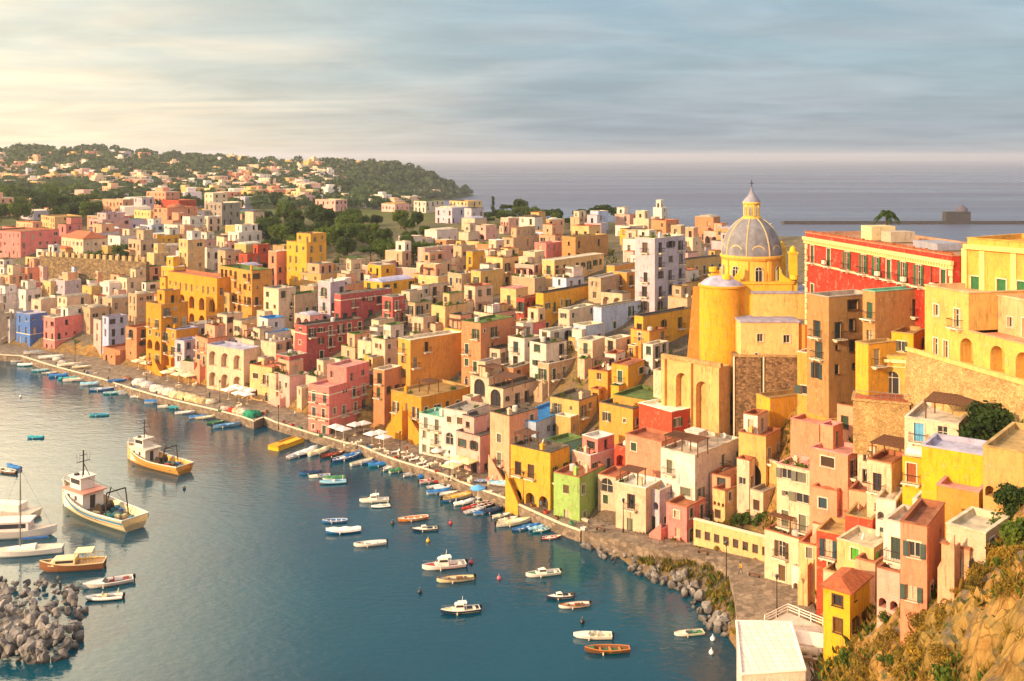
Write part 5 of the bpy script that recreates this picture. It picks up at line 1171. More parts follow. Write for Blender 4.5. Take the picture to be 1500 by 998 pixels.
    if kind=='speed':
        deck_poly(rg,8,15,.01,.04).build('foredeck',['deck'],T,col=ac if 0 else '#e6ddd0'); t=MB(); t.add([(.2,-.75,.62),(.75,0,.62),(.2,.75,.62),(-.05,.6,1.0),(.4,0,1.02),(-.05,-.6,1.0)],[(0,1,4,5),(1,2,3,4)]); t.build('windscreen',['glass'],T)
        for y in (-.35,.35): t=MB(); t.box(-.7,-.2,y-.25,y+.25,.2,.5); t.box(-.78,-.68,y-.25,y+.25,.5,.9); t.build('seat',['canvas'],T,col=ic)
        t=MB(); t.box(-2.6,-1.9,-.7,.7,.2,.55); t.build('rear_bench',['canvas'],T,col=ic); motor_part(T,-3.0,.5)
    # fenders
    for s,x in ((-1,-1.0),(1,.6)):
        w_=min(rg,key=lambda r_:abs(r_[0]-x))[1]; t=MB(); t.lathe([(.01,0),(.1,.05),(.1,.4),(.01,.45)],8,(x,s*(w_+.11),.05)); t.build('fender',['trim'],T)
    return T
KD={'row':'open wooden boat','cov':'boat under a tarpaulin','gozzo':'fishing boat','cab':'small cabin boat','cruiser':'cabin cruiser','rib':'inflatable dinghy','speed':'open motorboat'}
CW={'w':('white','#e6e0d8'),'b':('blue','#2c6fae'),'t':('turquoise','#2f9aa8'),'d':('dark blue','#1f3350'),'r':('red','#a83028'),'y':('yellow','#d8a830'),'g':('green','#3f7a52'),'c':('cream','#dccaa0'),'o':('orange','#cf7a34'),'k':('brown','#6e4a30'),'n':('grey','#8a8a8c'),'l':('light blue','#8ab8d0'),'m':('maroon','#7a3030')}
PROTO={}
def boat(px,py,Lpx,kind,cols,head=180,lab=None):
    """waterline centre at photo pixel, apparent length in pixels, heading in degrees seen from above (0 = to the right, 90 = away)"""
    onq=cols[-1]=='Q'; zz=1.72 if onq else 0
    P=atz(px,py,zz); key=(kind,cols[:3])
    if key not in PROTO:
        PROTO[key]=boat_proto(kind,CW[cols[0]][1],CW[cols[1]][1],CW[cols[2]][1]); o=PROTO[key]
    else: o=copy_tree(PROTO[key])
    hd=R(head); ap=max(abs(math.cos(hd)),.38); L_=Lpx*P.y/1500/ap; L_=min(max(L_,3.2),9.5)
    o.location=(P.x,P.y,(.2 if onq else -.06)*L_/6); o.location.z+=zz; o.rotation_euler=(0,0,hd); s=L_/6; o.scale=(s,s*(1.05 if L_<5 else .95),s)
    o['group']='small boats of the harbour'
    if lab: o['label']=lab
    else:
        d=f"{CW[cols[0]][0]} {KD[kind]}"
        if kind=='cov': d=f"{CW[cols[0]][0]} boat under a {CW[cols[2]][0]} tarpaulin"
        elif cols[2]!=cols[0]: d=f"{CW[cols[0]][0]} {KD[kind]}, {CW[cols[2]][0]} rim"
        if 'label' in o: del o['label']
        THINGS.append((o,d,P,px,'resting on the quay' if onq else 'in open water' if py>780-(750-px)*.32 else 'by the quay edge'))
    return o
for a in [
 (450,664,22,'cov','dww',60),(468,664,24,'cov','wcc',55),(488,668,30,'gozzo','kcr',40),(507,673,36,'gozzo','bbw',40),(531,679,30,'row','wcc',42),(559,682,36,'cov','tdb',20),(574,686,24,'gozzo','wnw',50),
 (455,694,32,'cov','bdd',190),(468,699,30,'speed','wbc',195),(489,702,32,'cov','wlg',195),(488,708,40,'rib','lnw',190),(612,689,22,'cov','bbb',35),(617,694,26,'row','ccw',35),(629,698,30,'cov','bnb',30),(632,706,34,'speed','wrw',25),(648,706,24,'cov','myr',25),
 (643,722,34,'cov','wlb',20),(657,724,26,'gozzo','wcw',20),(664,714,26,'cov','wbd',25),(672,730,46,'gozzo','cyy',30),(694,734,28,'speed','wnb',40),(688,745,20,'cov','mkr',40),(702,741,26,'gozzo','kmw',40),(712,742,26,'row','mkw',35),(720,750,34,'cov','dnd',25),(731,746,22,'row','cky',25),
 (752,768,50,'gozzo','wcc',22),(744,763,30,'speed','wcn',30),(779,772,26,'cov','nbb',20),(795,778,30,'gozzo','ttw',25),(787,775,22,'cov','bbl',30),(808,789,28,'gozzo','rcw',15),
 (548,735,42,'cruiser','wcw',190),(558,743,28,'rib','wnw',195),(490,765,36,'row','bnw',188),(503,780,50,'cov','bww',190),(542,799,46,'gozzo','wkw',195),(605,762,42,'row','ocw',200),(622,777,36,'cab','dwc',190),
 (650,832,62,'cruiser','wrw',195,'white cabin cruiser with red stripe and roof, moored beside a grey wooden boat'),(667,851,54,'gozzo','cnk',193,'cream wooden boat with grey inside moored beside the white cabin cruiser'),(674,897,56,'cruiser','dcw',192,'dark hulled cabin cruiser with two pale canopies in the open harbour'),
 (795,843,50,'cab','wgw',195,'white cabin boat with row of fenders and green inside in the open harbour'),(820,876,40,'cab','dwk',190),(841,889,46,'gozzo','wok',193,'white wooden boat loaded with orange floats'),(868,934,56,'speed','wcw',178,'long white open motorboat moored above a brown wooden boat'),(889,955,66,'row','kgo',182,'worn orange brown wooden boat with green floor at the bottom edge'),(1009,930,44,'speed','wgc',190,'white open motorboat alone near the rocks'),
 (437,668,22,'row','wbw',60),(520,668,28,'cov','wbb',42),(545,678,26,'row','bwb',35),(585,690,26,'cov','wgg',40),(596,686,24,'row','cbc',40),(604,696,26,'speed','wnw',35),(638,714,24,'row','wbw',25),(650,716,26,'cov','rww',22),(662,733,30,'gozzo','bwb',25),(680,738,28,'cov','wnw',30),(695,750,28,'row','wbw',35),(708,752,26,'cov','wbb',32),(734,757,26,'speed','wcw',28),(764,776,26,'row','bwb',22),(205,582,26,'row','wbw',14),(188,577,26,'cov','wnn',12),(290,612,24,'cov','wbb',18),(316,620,24,'row','gcg',22),(28,530,22,'row','wbw',8),
 (230,590,34,'cov','wbb',10),(246,597,28,'speed','wcw',15),(262,598,26,'cov','tnt',15),(271,606,28,'gozzo','wdw',15),(302,613,28,'row','cnw',20),(332,625,36,'gozzo','lkb',25),
 (8,527,24,'gozzo','wcw',10),(40,536,26,'cov','tww',8),(62,544,28,'row','tlw',8),(74,548,24,'gozzo','nnw',8),(88,552,30,'cov','bbb',10),(100,556,26,'cov','tbt',10),(112,558,36,'gozzo','wkc',12),(134,564,30,'cov','wbl',12),(150,572,34,'gozzo','bnw',10),(168,577,30,'row','ttw',12),
 (145,609,28,'row','tlb',185),(52,642,24,'cov','bbt',180),(20,686,28,'cov','bbb',150),(10,692,36,'gozzo','kcw',155),
 (158,857,62,'speed','wmw',205,'white open motorboat with maroon seats beside the inflatable dinghy'),(153,878,54,'rib','wnc',190,'white inflatable dinghy with cream roll bar near the rock breakwater'),
 (75,526,34,'row','wnwQ',8),(102,537,34,'gozzo','wkcQ',10),(50,519,28,'cov','wwnQ',5),(120,540,26,'row','cnwQ',12),(732,712,32,'cov','wblQ',-25),(745,712,36,'row','wlwQ',-25),(708,707,18,'row','bbwQ',0),(800,738,18,'row','wkwQ',20),(876,772,26,'row','wrwQ',-25),(336,566,24,'row','wcwQ',-8),(172,560,26,'row','bnbQ',15)]:
    boat(*a)
def trawler(bow,stern,hc,wc,lab,red=False):
    P,Q=atz(bow[0],bow[1],0),atz(stern[0],stern[1],0); L_=(P-Q).length; hd=math.atan2(P.y-Q.y,P.x-Q.x); c=(P+Q)/2; k=L_/16
    T=thing('trawler','fishing boat',lab,(c.x,c.y,-.2),hd,'fishing trawlers'); T.scale=(k,k,k)
    b,rg=hull_mesh(16,4.8,2.4,n=19,stern=.8,sheer=.75,rake=.3); b.build('hull',['hull'],T,col=hc); rim(rg,.18,.14).build('gunwale',['hull'],T,col=wc)
    s_=MB()
    for sg in (-1,1):
        for (x0,w0,_,z0),(x1,w1,_,z1) in zip(rg[:-1],rg[1:]): s_.obox((x0,sg*(w0*.985)+(0 if sg>0 else -.03),z0-.42),(x1-x0,sg*(w1-w0)*.985,z1-z0),(0,.03,0),(0,0,.2))
    s_.build('hull_stripe',['hull'],T,col='#3a78a8' if not red else '#c88a3a')
    deck_poly(rg,0,19,-.75,.25).build('deck',['deck'],T,col='#7a6048')
    W=MB(); x0,x1=1.0,5.2
    W.facade((x0,-1.45,.8),(1,0,0),(0,-1,0),x1-x0,2.3,[(1.0,.3,.75,1.6,False,.15,True),(2.4,1.2,.6,.6,False,.15,True),(3.5,1.2,.6,.6,False,.15,True)],0,1)
    W.facade((x1,-1.45,.8),(0,1,0),(1,0,0),2.9,2.3,[(.8,1.2,.8,.7,False,.15,True),(2.1,1.2,.8,.7,False,.15,True)],0,1); W.facade((x1,1.45,.8),(-1,0,0),(0,1,0),x1-x0,2.3,[(1,1.2,.6,.6,False,.15,True),(2.6,1.2,.6,.6,False,.15,True)],0,1); W.facade((x0,1.45,.8),(0,-1,0),(-1,0,0),2.9,2.3,[(1.4,.2,.8,1.7,False,.15,True)],0,1)
    wh=W.build('wheelhouse',['trimc','dark'],T,col=wc); t=MB(); t.box(x0-.5,x1+.3,-1.7,1.7,3.1,3.25); t.build('wheelhouse_roof',['trimc'],T,col='#c88a78' if not red else '#cfc4b4')
    t=MB(); t.box(2.2,4.6,-1.0,1.0,3.25,4.7); t.box(2.0,4.8,-1.2,1.2,4.7,4.82); t.build('upper_cabin',['trimc'],T,col=wc); 
    t=MB(); t.box(4.602,4.63,-.9,.9,3.9,4.5); t.box(2.4,4.4,-1.03,-1.002,3.9,4.5); t.box(2.4,4.4,1.002,1.03,3.9,4.5); t.build('window',['glass'],wh)
    t=MB(); t.bar((3.2,0,4.8),(3.2,0,8.0),.09,6); t.bar((3.2,-.9,6.6),(3.2,.9,6.6),.05,5); t.bar((3.2,-.5,7.4),(3.2,.5,7.4),.04,5); t.bar((2.6,-.5,4.8),(3.2,0,6.4),.05,5); t.bar((2.6,.5,4.8),(3.2,0,6.4),.05,5)
    for y in (-.9,.9,-.5,.5): t.bar((3.2,y,6.5),(3.2,y,7.7),.02,4)
    t.lathe([(.01,0),(.35,.02),(.35,.2),(.01,.25)],10,(3.9,.5,4.82)); t.build('mast',['metal'],T)
    t=MB()
    for s in (-1,1): t.bar((-4.2,s*1.6,.9),(-4.0,s*1.3,4.2),.09,6)
    t.bar((-4.0,-1.3,4.2),(-4.0,1.3,4.2),.09,6); t.bar((-4.0,0,4.2),(2.2,0,4.6),.03,4); t.bar((-4.0,0,4.2),(-7.4,0,2.0),.03,4); t.bar((-1.5,0,.9),(-3.4,.3,4.6),.08,6); t.build('net_gantry',['metal'],T)
    t=MB(); t.lathe([(.01,-.9),(.7,-.9),(.7,-.8),(.4,-.8),(.4,.8),(.7,.8),(.7,.9),(.01,.9)],14); q=Matrix.Translation((-1.6,0,1.6))@Matrix.Rotation(R(90),4,'X'); z=MB(); z.add([q@Vector(v) for v in t.v],t.f); z.build('winch',['metal'],T)
    r=random.Random(int(bow[0]))
    for i in range(16):
        x=r.uniform(-7,.4); y=r.uniform(-1.6,1.6); t=MB(); w1,h1=r.uniform(.25,.55),r.uniform(.25,.6); t.box(-w1,w1,-w1*.7,w1*.7,0,h1); t.build('fish_crate',['trimc'],T,(x,y,.85),r.uniform(0,3),col=r.choice(['#b03a2a','#2f7a8a','#3a5a8a','#c8b890','#6a4a30','#2a6a70']))
    for i in range(5):
        t=MB(); rr=r.uniform(.5,.9); t.lathe([(rr,0),(rr*.9,rr*.35),(rr*.5,rr*.6),(.01,rr*.66)],9); t.build('net_heap',['canvas'],T,(r.uniform(-6.5,-2.4),r.uniform(-1.1,1.1),.82),col=r.choice(['#2a8a8a','#4a6a5a','#7a3a2a','#3a4a5a']),smooth=True)
    for i in range(6):
        x=-6+i*1.6; w_=min(rg,key=lambda q_:abs(q_[0]-x)); t=MB(); t.lathe([(.14,-.1),(.34,-.1),(.38,0),(.34,.1),(.14,.1)],10); z=MB(); q=Matrix.Translation((x,-w_[1]-.14,w_[3]-.5))@Matrix.Rotation(R(90),4,'X'); z.add([q@Vector(v) for v in t.v],t.f); z.build('tyre_fender',['rubber'],T)
    t=MB()
    for s in (-1,1):
        for k in range(5): x=5.4+k*.55; w_=min(rg,key=lambda q_:abs(q_[0]-x)); t.bar((x,s*(w_[1]-.1),w_[3]),(x,s*(w_[1]-.1),w_[3]+.8),.03,4)
    for s in (-1,1):
        pts=[(x,s*(min(rg,key=lambda q_:abs(q_[0]-x))[1]-.1),min(rg,key=lambda q_:abs(q_[0]-x))[3]+.8) for x in (5.4,5.95,6.5,7.05,7.6)]
        for p,q in zip(pts[:-1],pts[1:]): t.bar(p,q,.03,4)
    t.build('bow_rail',['trim'],T)
trawler((92,738),(198,776),'#e2cfa4','#ddd4cc','large white and cream fishing trawler, the nearer of the two trawlers')
trawler((187,672),(271,694),'#d8a050','#d6cabc','smaller ochre hulled fishing trawler with red gear, behind the larger trawler',True)
def sailboat():
    P=atz(38,812,0); T=thing('sailing_yacht','sailboat','white sailing yacht with bare mast at the western edge',(P.x,P.y,-.1),R(192)); b,rg=hull_mesh(10.5,3,1.5,n=17,stern=.6,sheer=.2); b.build('hull',['hull'],T,col='#e2dcd8')
    deck_poly(rg,0,17,.0,.02).build('deck',['deck'],T,col='#cfc4b0'); t=MB(); t.add([(-1.5,-.9,1),(2.6,-.55,1),(2.6,.55,1),(-1.5,.9,1),(-1.4,-.7,1.5),(1.9,-.35,1.35),(1.9,.35,1.35),(-1.4,.7,1.5)],[(0,1,5,4),(1,2,6,5),(2,3,7,6),(3,0,4,7),(4,5,6,7)]); t.build('coachroof',['trimc'],T,col='#e6ddd0')
    t=MB(); t.bar((.8,0,1.3),(.8,0,13.2),.11,7,.07); t.bar((.8,-.8,7.5),(.8,.8,7.5),.04,4); t.bar((.75,0,2.3),(-3.2,0,2.4),.07,6); m_=t.build('mast',['steel'],T)
    t=MB(); 
    for p in ((5.1,0,1.4),(-5.1,0,1.2),(.8,1.4,1.1),(.8,-1.4,1.1)): t.bar(p,(.8,0,13.1),.018,3)
    t.build('rigging',['steel'],T); t=MB(); t.bar((.6,0,2.45),(-3.1,0,2.5),.18,8); t.build('furled_sail',['canvas'],T,col='#2a5a9a'); t=MB(); t.box(-4.4,-2.0,-.8,.8,.82,.9); t.build('cockpit_floor',['deck'],T,col='#8a6a48')
    P=atz(20,786,0); T=thing('motor_yacht','yacht','long pale motor yacht with dark window band behind the sailing yacht',(P.x,P.y,-.1),R(8)); b,rg=hull_mesh(13,3.8,2,n=17,stern=.9,sheer=.2); b.build('hull',['hull'],T,col='#d8d0cc'); deck_poly(rg,0,17,.0,.02).build('deck',['deck'],T,col='#c8b8a8')
    t=MB(); t.box(-4.5,2.6,-1.4,1.4,1.35,2.7); t.box(-5,3,-1.55,1.55,2.7,2.85); c=t.build('cabin',['trimc'],T,col='#d8ccc8'); t=MB(); t.box(-4,2.2,-1.43,-1.403,1.8,2.5); t.box(-4,2.2,1.403,1.43,1.8,2.5); t.build('cabin_window',['glass'],c); t=MB(); t.box(-5.8,-4.6,-1.3,1.3,1.5,1.9); t.build('rear_seat',['canvas'],T,col='#5a8a5a')
    P=atz(10,755,0); T=thing('motor_yacht','yacht','cream motor yacht half outside the western edge',(P.x,P.y,-.1),R(170)); b,rg=hull_mesh(11,3.4,1.8,n=17,stern=.9,sheer=.2); b.build('hull',['hull'],T,col='#ddd0c0'); deck_poly(rg,0,17,.0,.02).build('deck',['deck'],T,col='#c8b8a8'); t=MB(); t.box(-3,2,-1.2,1.2,1.2,2.3); t.build('cabin',['trimc'],T,col='#e0d4c8')
    P=atz(106,834,0); T=thing('wooden_launch','boat','varnished wooden motor launch with cream sun awning by the breakwater',(P.x,P.y,-.1),R(190)); b,rg=hull_mesh(9,2.9,1.7,n=17,stern=.85,sheer=.35); b.build('hull',['hull'],T,col='#8a5a3a'); rim(rg,.14,.1).build('gunwale',['hull'],T,col='#d8c090'); deck_poly(rg,0,17,-.1,.1).build('deck',['deck'],T,col='#a8805a')
    t=MB(); t.box(-.6,2.4,-1.0,1.0,1.0,1.9); t.add([(2.4,-1,1.0),(3.3,-.6,1.0),(3.3,.6,1.0),(2.4,1,1.0),(2.4,-1,1.9),(2.4,1,1.9)],[(0,1,4),(1,2,5,4),(2,3,5)]); c=t.build('cabin',['trimc'],T,col='#dcc8a0'); t=MB(); t.box(-.3,2.1,-1.03,-1.003,1.4,1.75); t.box(-.3,2.1,1.003,1.03,1.4,1.75); t.build('cabin_window',['glass'],c)
    t=MB(); t.box(-2.9,-.5,-1.1,1.1,2.75,2.85); t.build('awning',['canvas'],T,col='#e6d8a8'); t=MB()
    for x,y in ((-2.8,-1),(-2.8,1),(-.6,-1),(-.6,1)): t.bar((x,y,1),(x,y,2.75),.04,5)
    for s in (-1,1):
        t.bar((-4.2,s*1.1,2.0),(-.6,s*1.25,2.0),.035,4); 
        for k in range(5): t.bar((-4.2+k*.9,s*1.15,1.1),(-4.2+k*.9,s*1.15,2.0),.03,4)
    t.build('stern_rail',['trimc'],T,col='#c8a030')
sailboat()
def yellow_ramp():
    P=atz(400,658,.3); Q=atz(438,640,.9); e=(Q-P).normalized(); ln=(Q-P).length; T=thing('slipway_platform','platform','long yellow steel platform lying in the water beside the quay',P,math.atan2(e.y,e.x)); b=MB(); b.box(0,ln,-1.4,1.4,-.3,.35); b.build('platform_deck',['trimc'],T,col='#d8a820')
    b=MB()
    for y in (-1.4,1.28): b.box(0,ln,y,y+.12,.352,.62)
    b.box(0,2.2,-1.2,1.2,.352,.75); b.build('side_beam',['trimc'],T,col='#c89018')
yellow_ramp()
for k,(px,py,c,w_) in enumerate([(627,794,'#e0a820','yellow'),(660,768,'#b03048','red'),(690,826,'#b03048','red'),(615,869,'#202830','dark'),(731,849,'#b85a68','pink'),(1044,938,'#e8e8e8','white'),(1042,958,'#d8d8d8','white'),(853,913,'#202020','dark'),(575,768,'#303030','dark'),(202,583,'#e8d8b0','cream'),(270,716,'#6a6a5a','grey'),(30,582,'#e8e0d0','white')]):
    P=atz(px,py,0); t=MB(); t.lathe([(.01,-.1),(.25,0),(.32,.2),(.22,.42),(.06,.5),(.05,.7),(.01,.72)],12); T=thing('mooring_buoy','buoy',None,(P.x,P.y,0),0,'mooring buoys'); t.build('float',['hull'],T,col=c,smooth=True); t=MB(); t.lathe([(.07,0),(.1,.03),(.07,.06)],8,(0,0,.74)); t.build('ring',['steel'],T); THINGS.append((T,f'small {w_} mooring buoy',P,px,'on the water'))
# ---------------------------------------------------------------- trees, bushes, rocks
def crown_mesh(name,kind,seed,n,mats,leaf_s):
    r=random.Random(seed); b=MB(); blobs=[]
    if kind=='round':
        for k in range(11): a=r.uniform(0,6.28); q=r.uniform(0,.62)**.7; blobs.append((q*math.cos(a),q*math.sin(a),r.uniform(.5,1.35),r.uniform(.28,.5)))
    elif kind=='pine':
        for k in range(13): a=r.uniform(0,6.28); q=r.uniform(0,1)**.6; blobs.append((q*math.cos(a),q*math.sin(a),1.25+r.uniform(-.12,.12)-.16*q,r.uniform(.26,.36)))
    elif kind=='tall':
        for k in range(14): z=r.uniform(.2,2.6); blobs.append((r.gauss(0,.07),r.gauss(0,.07),z,.3*(1-abs(z-1)/2.4)+.05))
    elif kind=='bush':
        for k in range(8): a=r.uniform(0,6.28); q=r.uniform(0,.9); blobs.append((q*math.cos(a),q*math.sin(a),r.uniform(.12,.5),r.uniform(.25,.42)))
    for i in range(n):
        x,y,z,R_=blobs[i%len(blobs)]; d=Vector((r.gauss(0,1),r.gauss(0,1),r.gauss(0,1))); d.normalize(); rr=R_*(r.random()**.28)*(1.12 if r.random()<.1 else 1)
        c=Vector((x,y,z))+d*rr; 
        if kind=='pine': c.z=z+(c.z-z)*.55
        nn=(d+Vector((r.gauss(0,.6),r.gauss(0,.6),r.gauss(0,.6)))).normalized(); e=nn.orthogonal().normalized(); e=Matrix.Rotation(r.uniform(0,6.28),3,nn)@e; f=nn.cross(e); s=leaf_s*r.uniform(.6,1.3)
        b.add([c+e*s,c+f*s*.7,c-e*s,c-f*s*.8],[(0,1,2,3)])
    return b.mesh(name,mats)
def trunk_mesh(kind,seed):
    r=random.Random(seed); b=MB(); top={'round':.8,'pine':1.2,'tall':1.8,'bush':.3}[kind]; p=Vector((0,0,-.4))
    r0={'round':.085,'pine':.07,'tall':.06,'bush':.04}[kind]; n=5
    for k in range(n):
        q=Vector((r.gauss(0,.03),r.gauss(0,.03),-.4+(top+.4)*(k+1)/n)); b.bar(p,q,r0*(1-.13*k),7,r0*(1-.13*(k+1)))
        if k>=2 or kind=='pine' and k>=3:
            for j in range(3): a=r.uniform(0,6.28); L_=.55 if kind in('round','pine') else .2; b.bar(q,q+Vector((L_*math.cos(a),L_*math.sin(a),.3*L_+.1)),r0*.4,5,r0*.12)
        p=q
    return b.mesh('trunk',['bark'])
def palm_meshes():
    b=MB(); p=Vector((0,0,-.5))
    for k in range(8):
        q=Vector((.05*math.sin(k*.4),0,-.5+(k+1)*.82)); b.bar(p,q,.26-.01*k,8,.24-.01*k); p=q
    t=b.mesh('trunk',['bark']); b=MB(); r=random.Random(2)
    for k in range(26):
        a=k*2.4; el=r.uniform(-.2,1.1); prev=p.copy(); 
        for j in range(9):
            u=(j+1)/9; q=p+Vector((math.cos(a)*2.6*u*math.cos(el),math.sin(a)*2.6*u*math.cos(el),2.4*u*math.sin(el)-1.9*u*u)); s=Vector((-math.sin(a),math.cos(a),0)); w_=.55*math.sin(math.pi*min(u*1.05,1))**.5+.03
            b.add([prev,q,q+s*w_-Vector((0,0,.28)),prev+s*w_*.9-Vector((0,0,.28))],[(0,1,2,3)]); b.add([prev,q,q-s*w_-Vector((0,0,.28)),prev-s*w_*.9-Vector((0,0,.28))],[(0,1,2,3)]); prev=q
    return t,b.mesh('crown',['leaf2'])
TM={}
for k in range(3):
    TM[('round',k)]=(trunk_mesh('round',k),crown_mesh('crown','round',k,2600,[['leaf','leaf2','leaf'][k]],.075)); TM[('pine',k)]=(trunk_mesh('pine',k+9),crown_mesh('crown','pine',k+20,2200,['leaf2'],.065))
    TM[('bush',k)]=(trunk_mesh('bush',k+5),crown_mesh('foliage','bush',k+30,900,[['leaf','dry','leaf'][k]],.085))
    TM[('scrub',k)]=(trunk_mesh('bush',k+5),crown_mesh('foliage','bush',k+40,1100,['dry'],.06))
TM[('tall',0)]=(trunk_mesh('tall',1),crown_mesh('crown','tall',3,1500,['leaf2'],.06)); TM[('palm',0)]=palm_meshes()
rt=random.Random(21)
TN={'round':('tree','rounded green tree'),'pine':('pine_tree','flat topped pine tree'),'tall':('cypress_tree','slender dark cypress'),'bush':('bush','green bush'),'scrub':('dry_bush','dry golden bush'),'palm':('palm_tree','palm tree with drooping fronds')}
TPOS=[]
def plant(px,py,rad,kind,lab=None,P=None,zone_=None):
    P=P or hit(px,py)
    if P is None or P.z<.3: return None
    k=(kind,rt.randrange(3)) if (kind,1) in TM else (kind,0); tm,cm=TM[k]; nm,d=TN[kind]
    T=thing(nm,{'bush':'bush','dry_bush':'bush'}.get(nm,'tree'),lab,P,rt.uniform(0,6.28),'trees and bushes of the town'); T.scale=(rad,rad,rad*rt.uniform(.85,1.15)) if kind!='palm' else (rad,)*3
    put('trunk',tm,T); put('foliage' if kind in('bush','scrub') else 'crown',cm,T)
    if not lab: THINGS.append((T,d+('' if kind in('palm',) else ['',' of middling size'][0]),P,px)+((zone_,) if zone_ else ()))
    TPOS.append((P.x,P.y,rad)); return T
def scatter(box,n,rads,kinds,zone_=None,gap=.8,clear=True):
    c=0
    for _ in range(n*14):
        if c>=n: break
        px=rt.uniform(box[0],box[2]); py=rt.uniform(box[1],box[3]); P=hit(px,py)
        if P is None or P.z<1.2: continue
        rad=rt.uniform(*rads)
        if any((P.x-x)**2+(P.y-y)**2<((r_+rad)*gap)**2 for x,y,r_ in TPOS[-160:]): continue
        if clear and any((P.x-x)**2+(P.y-y)**2<(r_*.8+rad*.5)**2 for x,y,r_ in HOUSES): continue
        if plant(px,py,rad,rt.choice(kinds),None,P,zone_): c+=1
scatter((385,325,520,378),26,(3.6,5.5),['round','round','pine','round'],'in the wooded garden'); scatter((500,330,640,388),22,(3,4.6),['round','pine','round'],'in the wooded garden')
scatter((380,380,610,398),12,(1.6,2.6),['bush','round'],'in the wooded garden')
scatter((100,380,210,412),13,(2.4,3.6),['round','round','pine'],'behind the crenellated wall'); scatter((700,305,870,336),20,(3,5),['round','pine'],'beyond the upper town')
scatter((-10,282,135,333),40,(5,7.5),['round'],'in the dark western grove'); scatter((300,270,640,305),16,(4,7),['round','pine','tall'],'in the far town',clear=False)
scatter((1018,745,1128,800),20,(.9,1.9),['bush','bush','round'],'behind the yellow garden wall'); scatter((1080,645,1135,700),8,(.9,1.6),['bush','round'],'under the ochre terrace'); scatter((1210,560,1330,635),14,(.7,1.5),['bush','scrub','bush'],'on the rock under the chapel')
scatter((1000,800,1120,815),9,(.8,1.5),['bush','scrub'],'beside the path'); scatter((650,470,980,620),9,(.7,1.3),['bush','round'],None); scatter((60,420,600,560),9,(.7,1.3),['bush','round'],None)
scatter((1110,560,1180,640),6,(.6,1.2),['bush','scrub'],'below the brown block wall')
plant(0,0,4.2,'round','broad olive green tree beside the red slatted pergola at the eastern edge',ray(1462,668,113)); plant(0,0,3.4,'round','second olive green tree, partly outside the frame, beside the broad one',ray(1490,650,115)); 
plant(0,0,1.0,'palm','lone palm tree silhouetted above the red palace roof',Vector((75,205,44.6-2))) ; plant(0,0,6.0,'pine','big dark umbrella pine against the sea in the upper town',ray(885,335,420)); plant(0,0,3.2,'tall','dark cypress standing against the sea beyond the far town',ray(722,312,560))
scatter((1440,670,1500,800),12,(1.5,2.6),['bush','round'],'on the eastern edge of the slope',.7,False)
for _ in range(150):
    px=rt.uniform(1235,1440); py=rt.uniform(800,1010)
    if py<1010-(px-1180)*.55-30: continue
    if py<960-(1500-px)*.0 and px<1300 and py<890: continue
    if px>1390 and py>850: continue
    if px<1245 and py>890: continue
    P=hit(px,py)
    if P is None or any((P.x-x)**2+(P.y-y)**2<(r_*.7)**2 for x,y,r_ in HOUSES): continue
    if any((P.x-x)**2+(P.y-y)**2<(.95)**2 for x,y,r_ in TPOS[-80:]): continue
    plant(px,py,rt.uniform(.8,1.7),rt.choice(['scrub','scrub','bush']),None,P,'on the foreground slope')
for _ in range(60):
    px=rt.uniform(1340,1500); py=rt.uniform(790,880); P=hit(px,py)
    if P is None or any((P.x-x)**2+(P.y-y)**2<(r_*.8)**2 for x,y,r_ in HOUSES): continue
    if any((P.x-x)**2+(P.y-y)**2<1.0 for x,y,r_ in TPOS[-60:]): continue
    plant(px,py,rt.uniform(.7,1.5),rt.choice(['scrub','bush','scrub']),None,P,'on the foreground slope')
# low growth on the slope beneath the path and on the cliff: ground cover
def cover(name,region,n,s,mats,cond=None,seed=1):
    r=random.Random(seed); b=MB(); pts=[(r.uniform(region[0],region[2]),r.uniform(region[1],region[3])) for _ in range(n)]; zs=gz([p[0] for p in pts],[p[1] for p in pts])
    for (x,y),z in zip(pts,zs):
        if z<.6: continue
        if cond and not cond(x,y,z): continue
        for _ in range(9):
            c=Vector((x+r.gauss(0,s),y+r.gauss(0,s),z-.1)); d=Vector((r.gauss(0,.45),r.gauss(0,.45),1)).normalized(); e=Vector((r.gauss(0,1),r.gauss(0,1),.1)).normalized(); q=s*r.uniform(1.2,3.4); t=q*r.uniform(.06,.16)
            b.add([c-e*t,c+e*t,c+e*t*1.3+d*q*.6,c+d*q+Vector((r.gauss(0,.1),r.gauss(0,.1),0)),c-e*t*1.2+d*q*.55],[(0,1,2,3,4)],r.randrange(len(mats)))
    o=b.build(name,mats); o['kind']='stuff'; o['label']='low tangled '+name.replace('_',' '); o['category']='ground cover'
def free(x,y,z): return all((x-a)**2+(y-b_)**2>(r_*.85)**2 for a,b_,r_ in HOUSES)
def near_px(x,y,z,x0,y0,x1,y1): a,b_=proj((x,y,z)); return x0<a<x1 and y0<b_<y1
cover('shore_scrub',(5,115,50,172),3600,.32,['dry','leaf','dry'],lambda x,y,z:z<2.9 and near_px(x,y,z,835,775,1100,945) and inland(x,y)<4)
cover('cliff_grass',(15,50,62,105),7000,.24,['dry','dry','leaf'],lambda x,y,z:(near_px(x,y,z,1215,780,1410,1010) or near_px(x,y,z,1380,640,1510,870) or (near_px(x,y,z,1390,860,1510,1010) and math.sin(x*1.3)+math.sin(y*1.7)>.9)) and free(x,y,z) and (math.sin(x*.7+y*.3)+math.sin(y*.9-x*.4)+math.sin(x*1.9))>-.4)
cover('slope_weeds',(20,100,75,190),3400,.35,['leaf','dry','leaf2'],lambda x,y,z:z>6 and free(x,y,z))
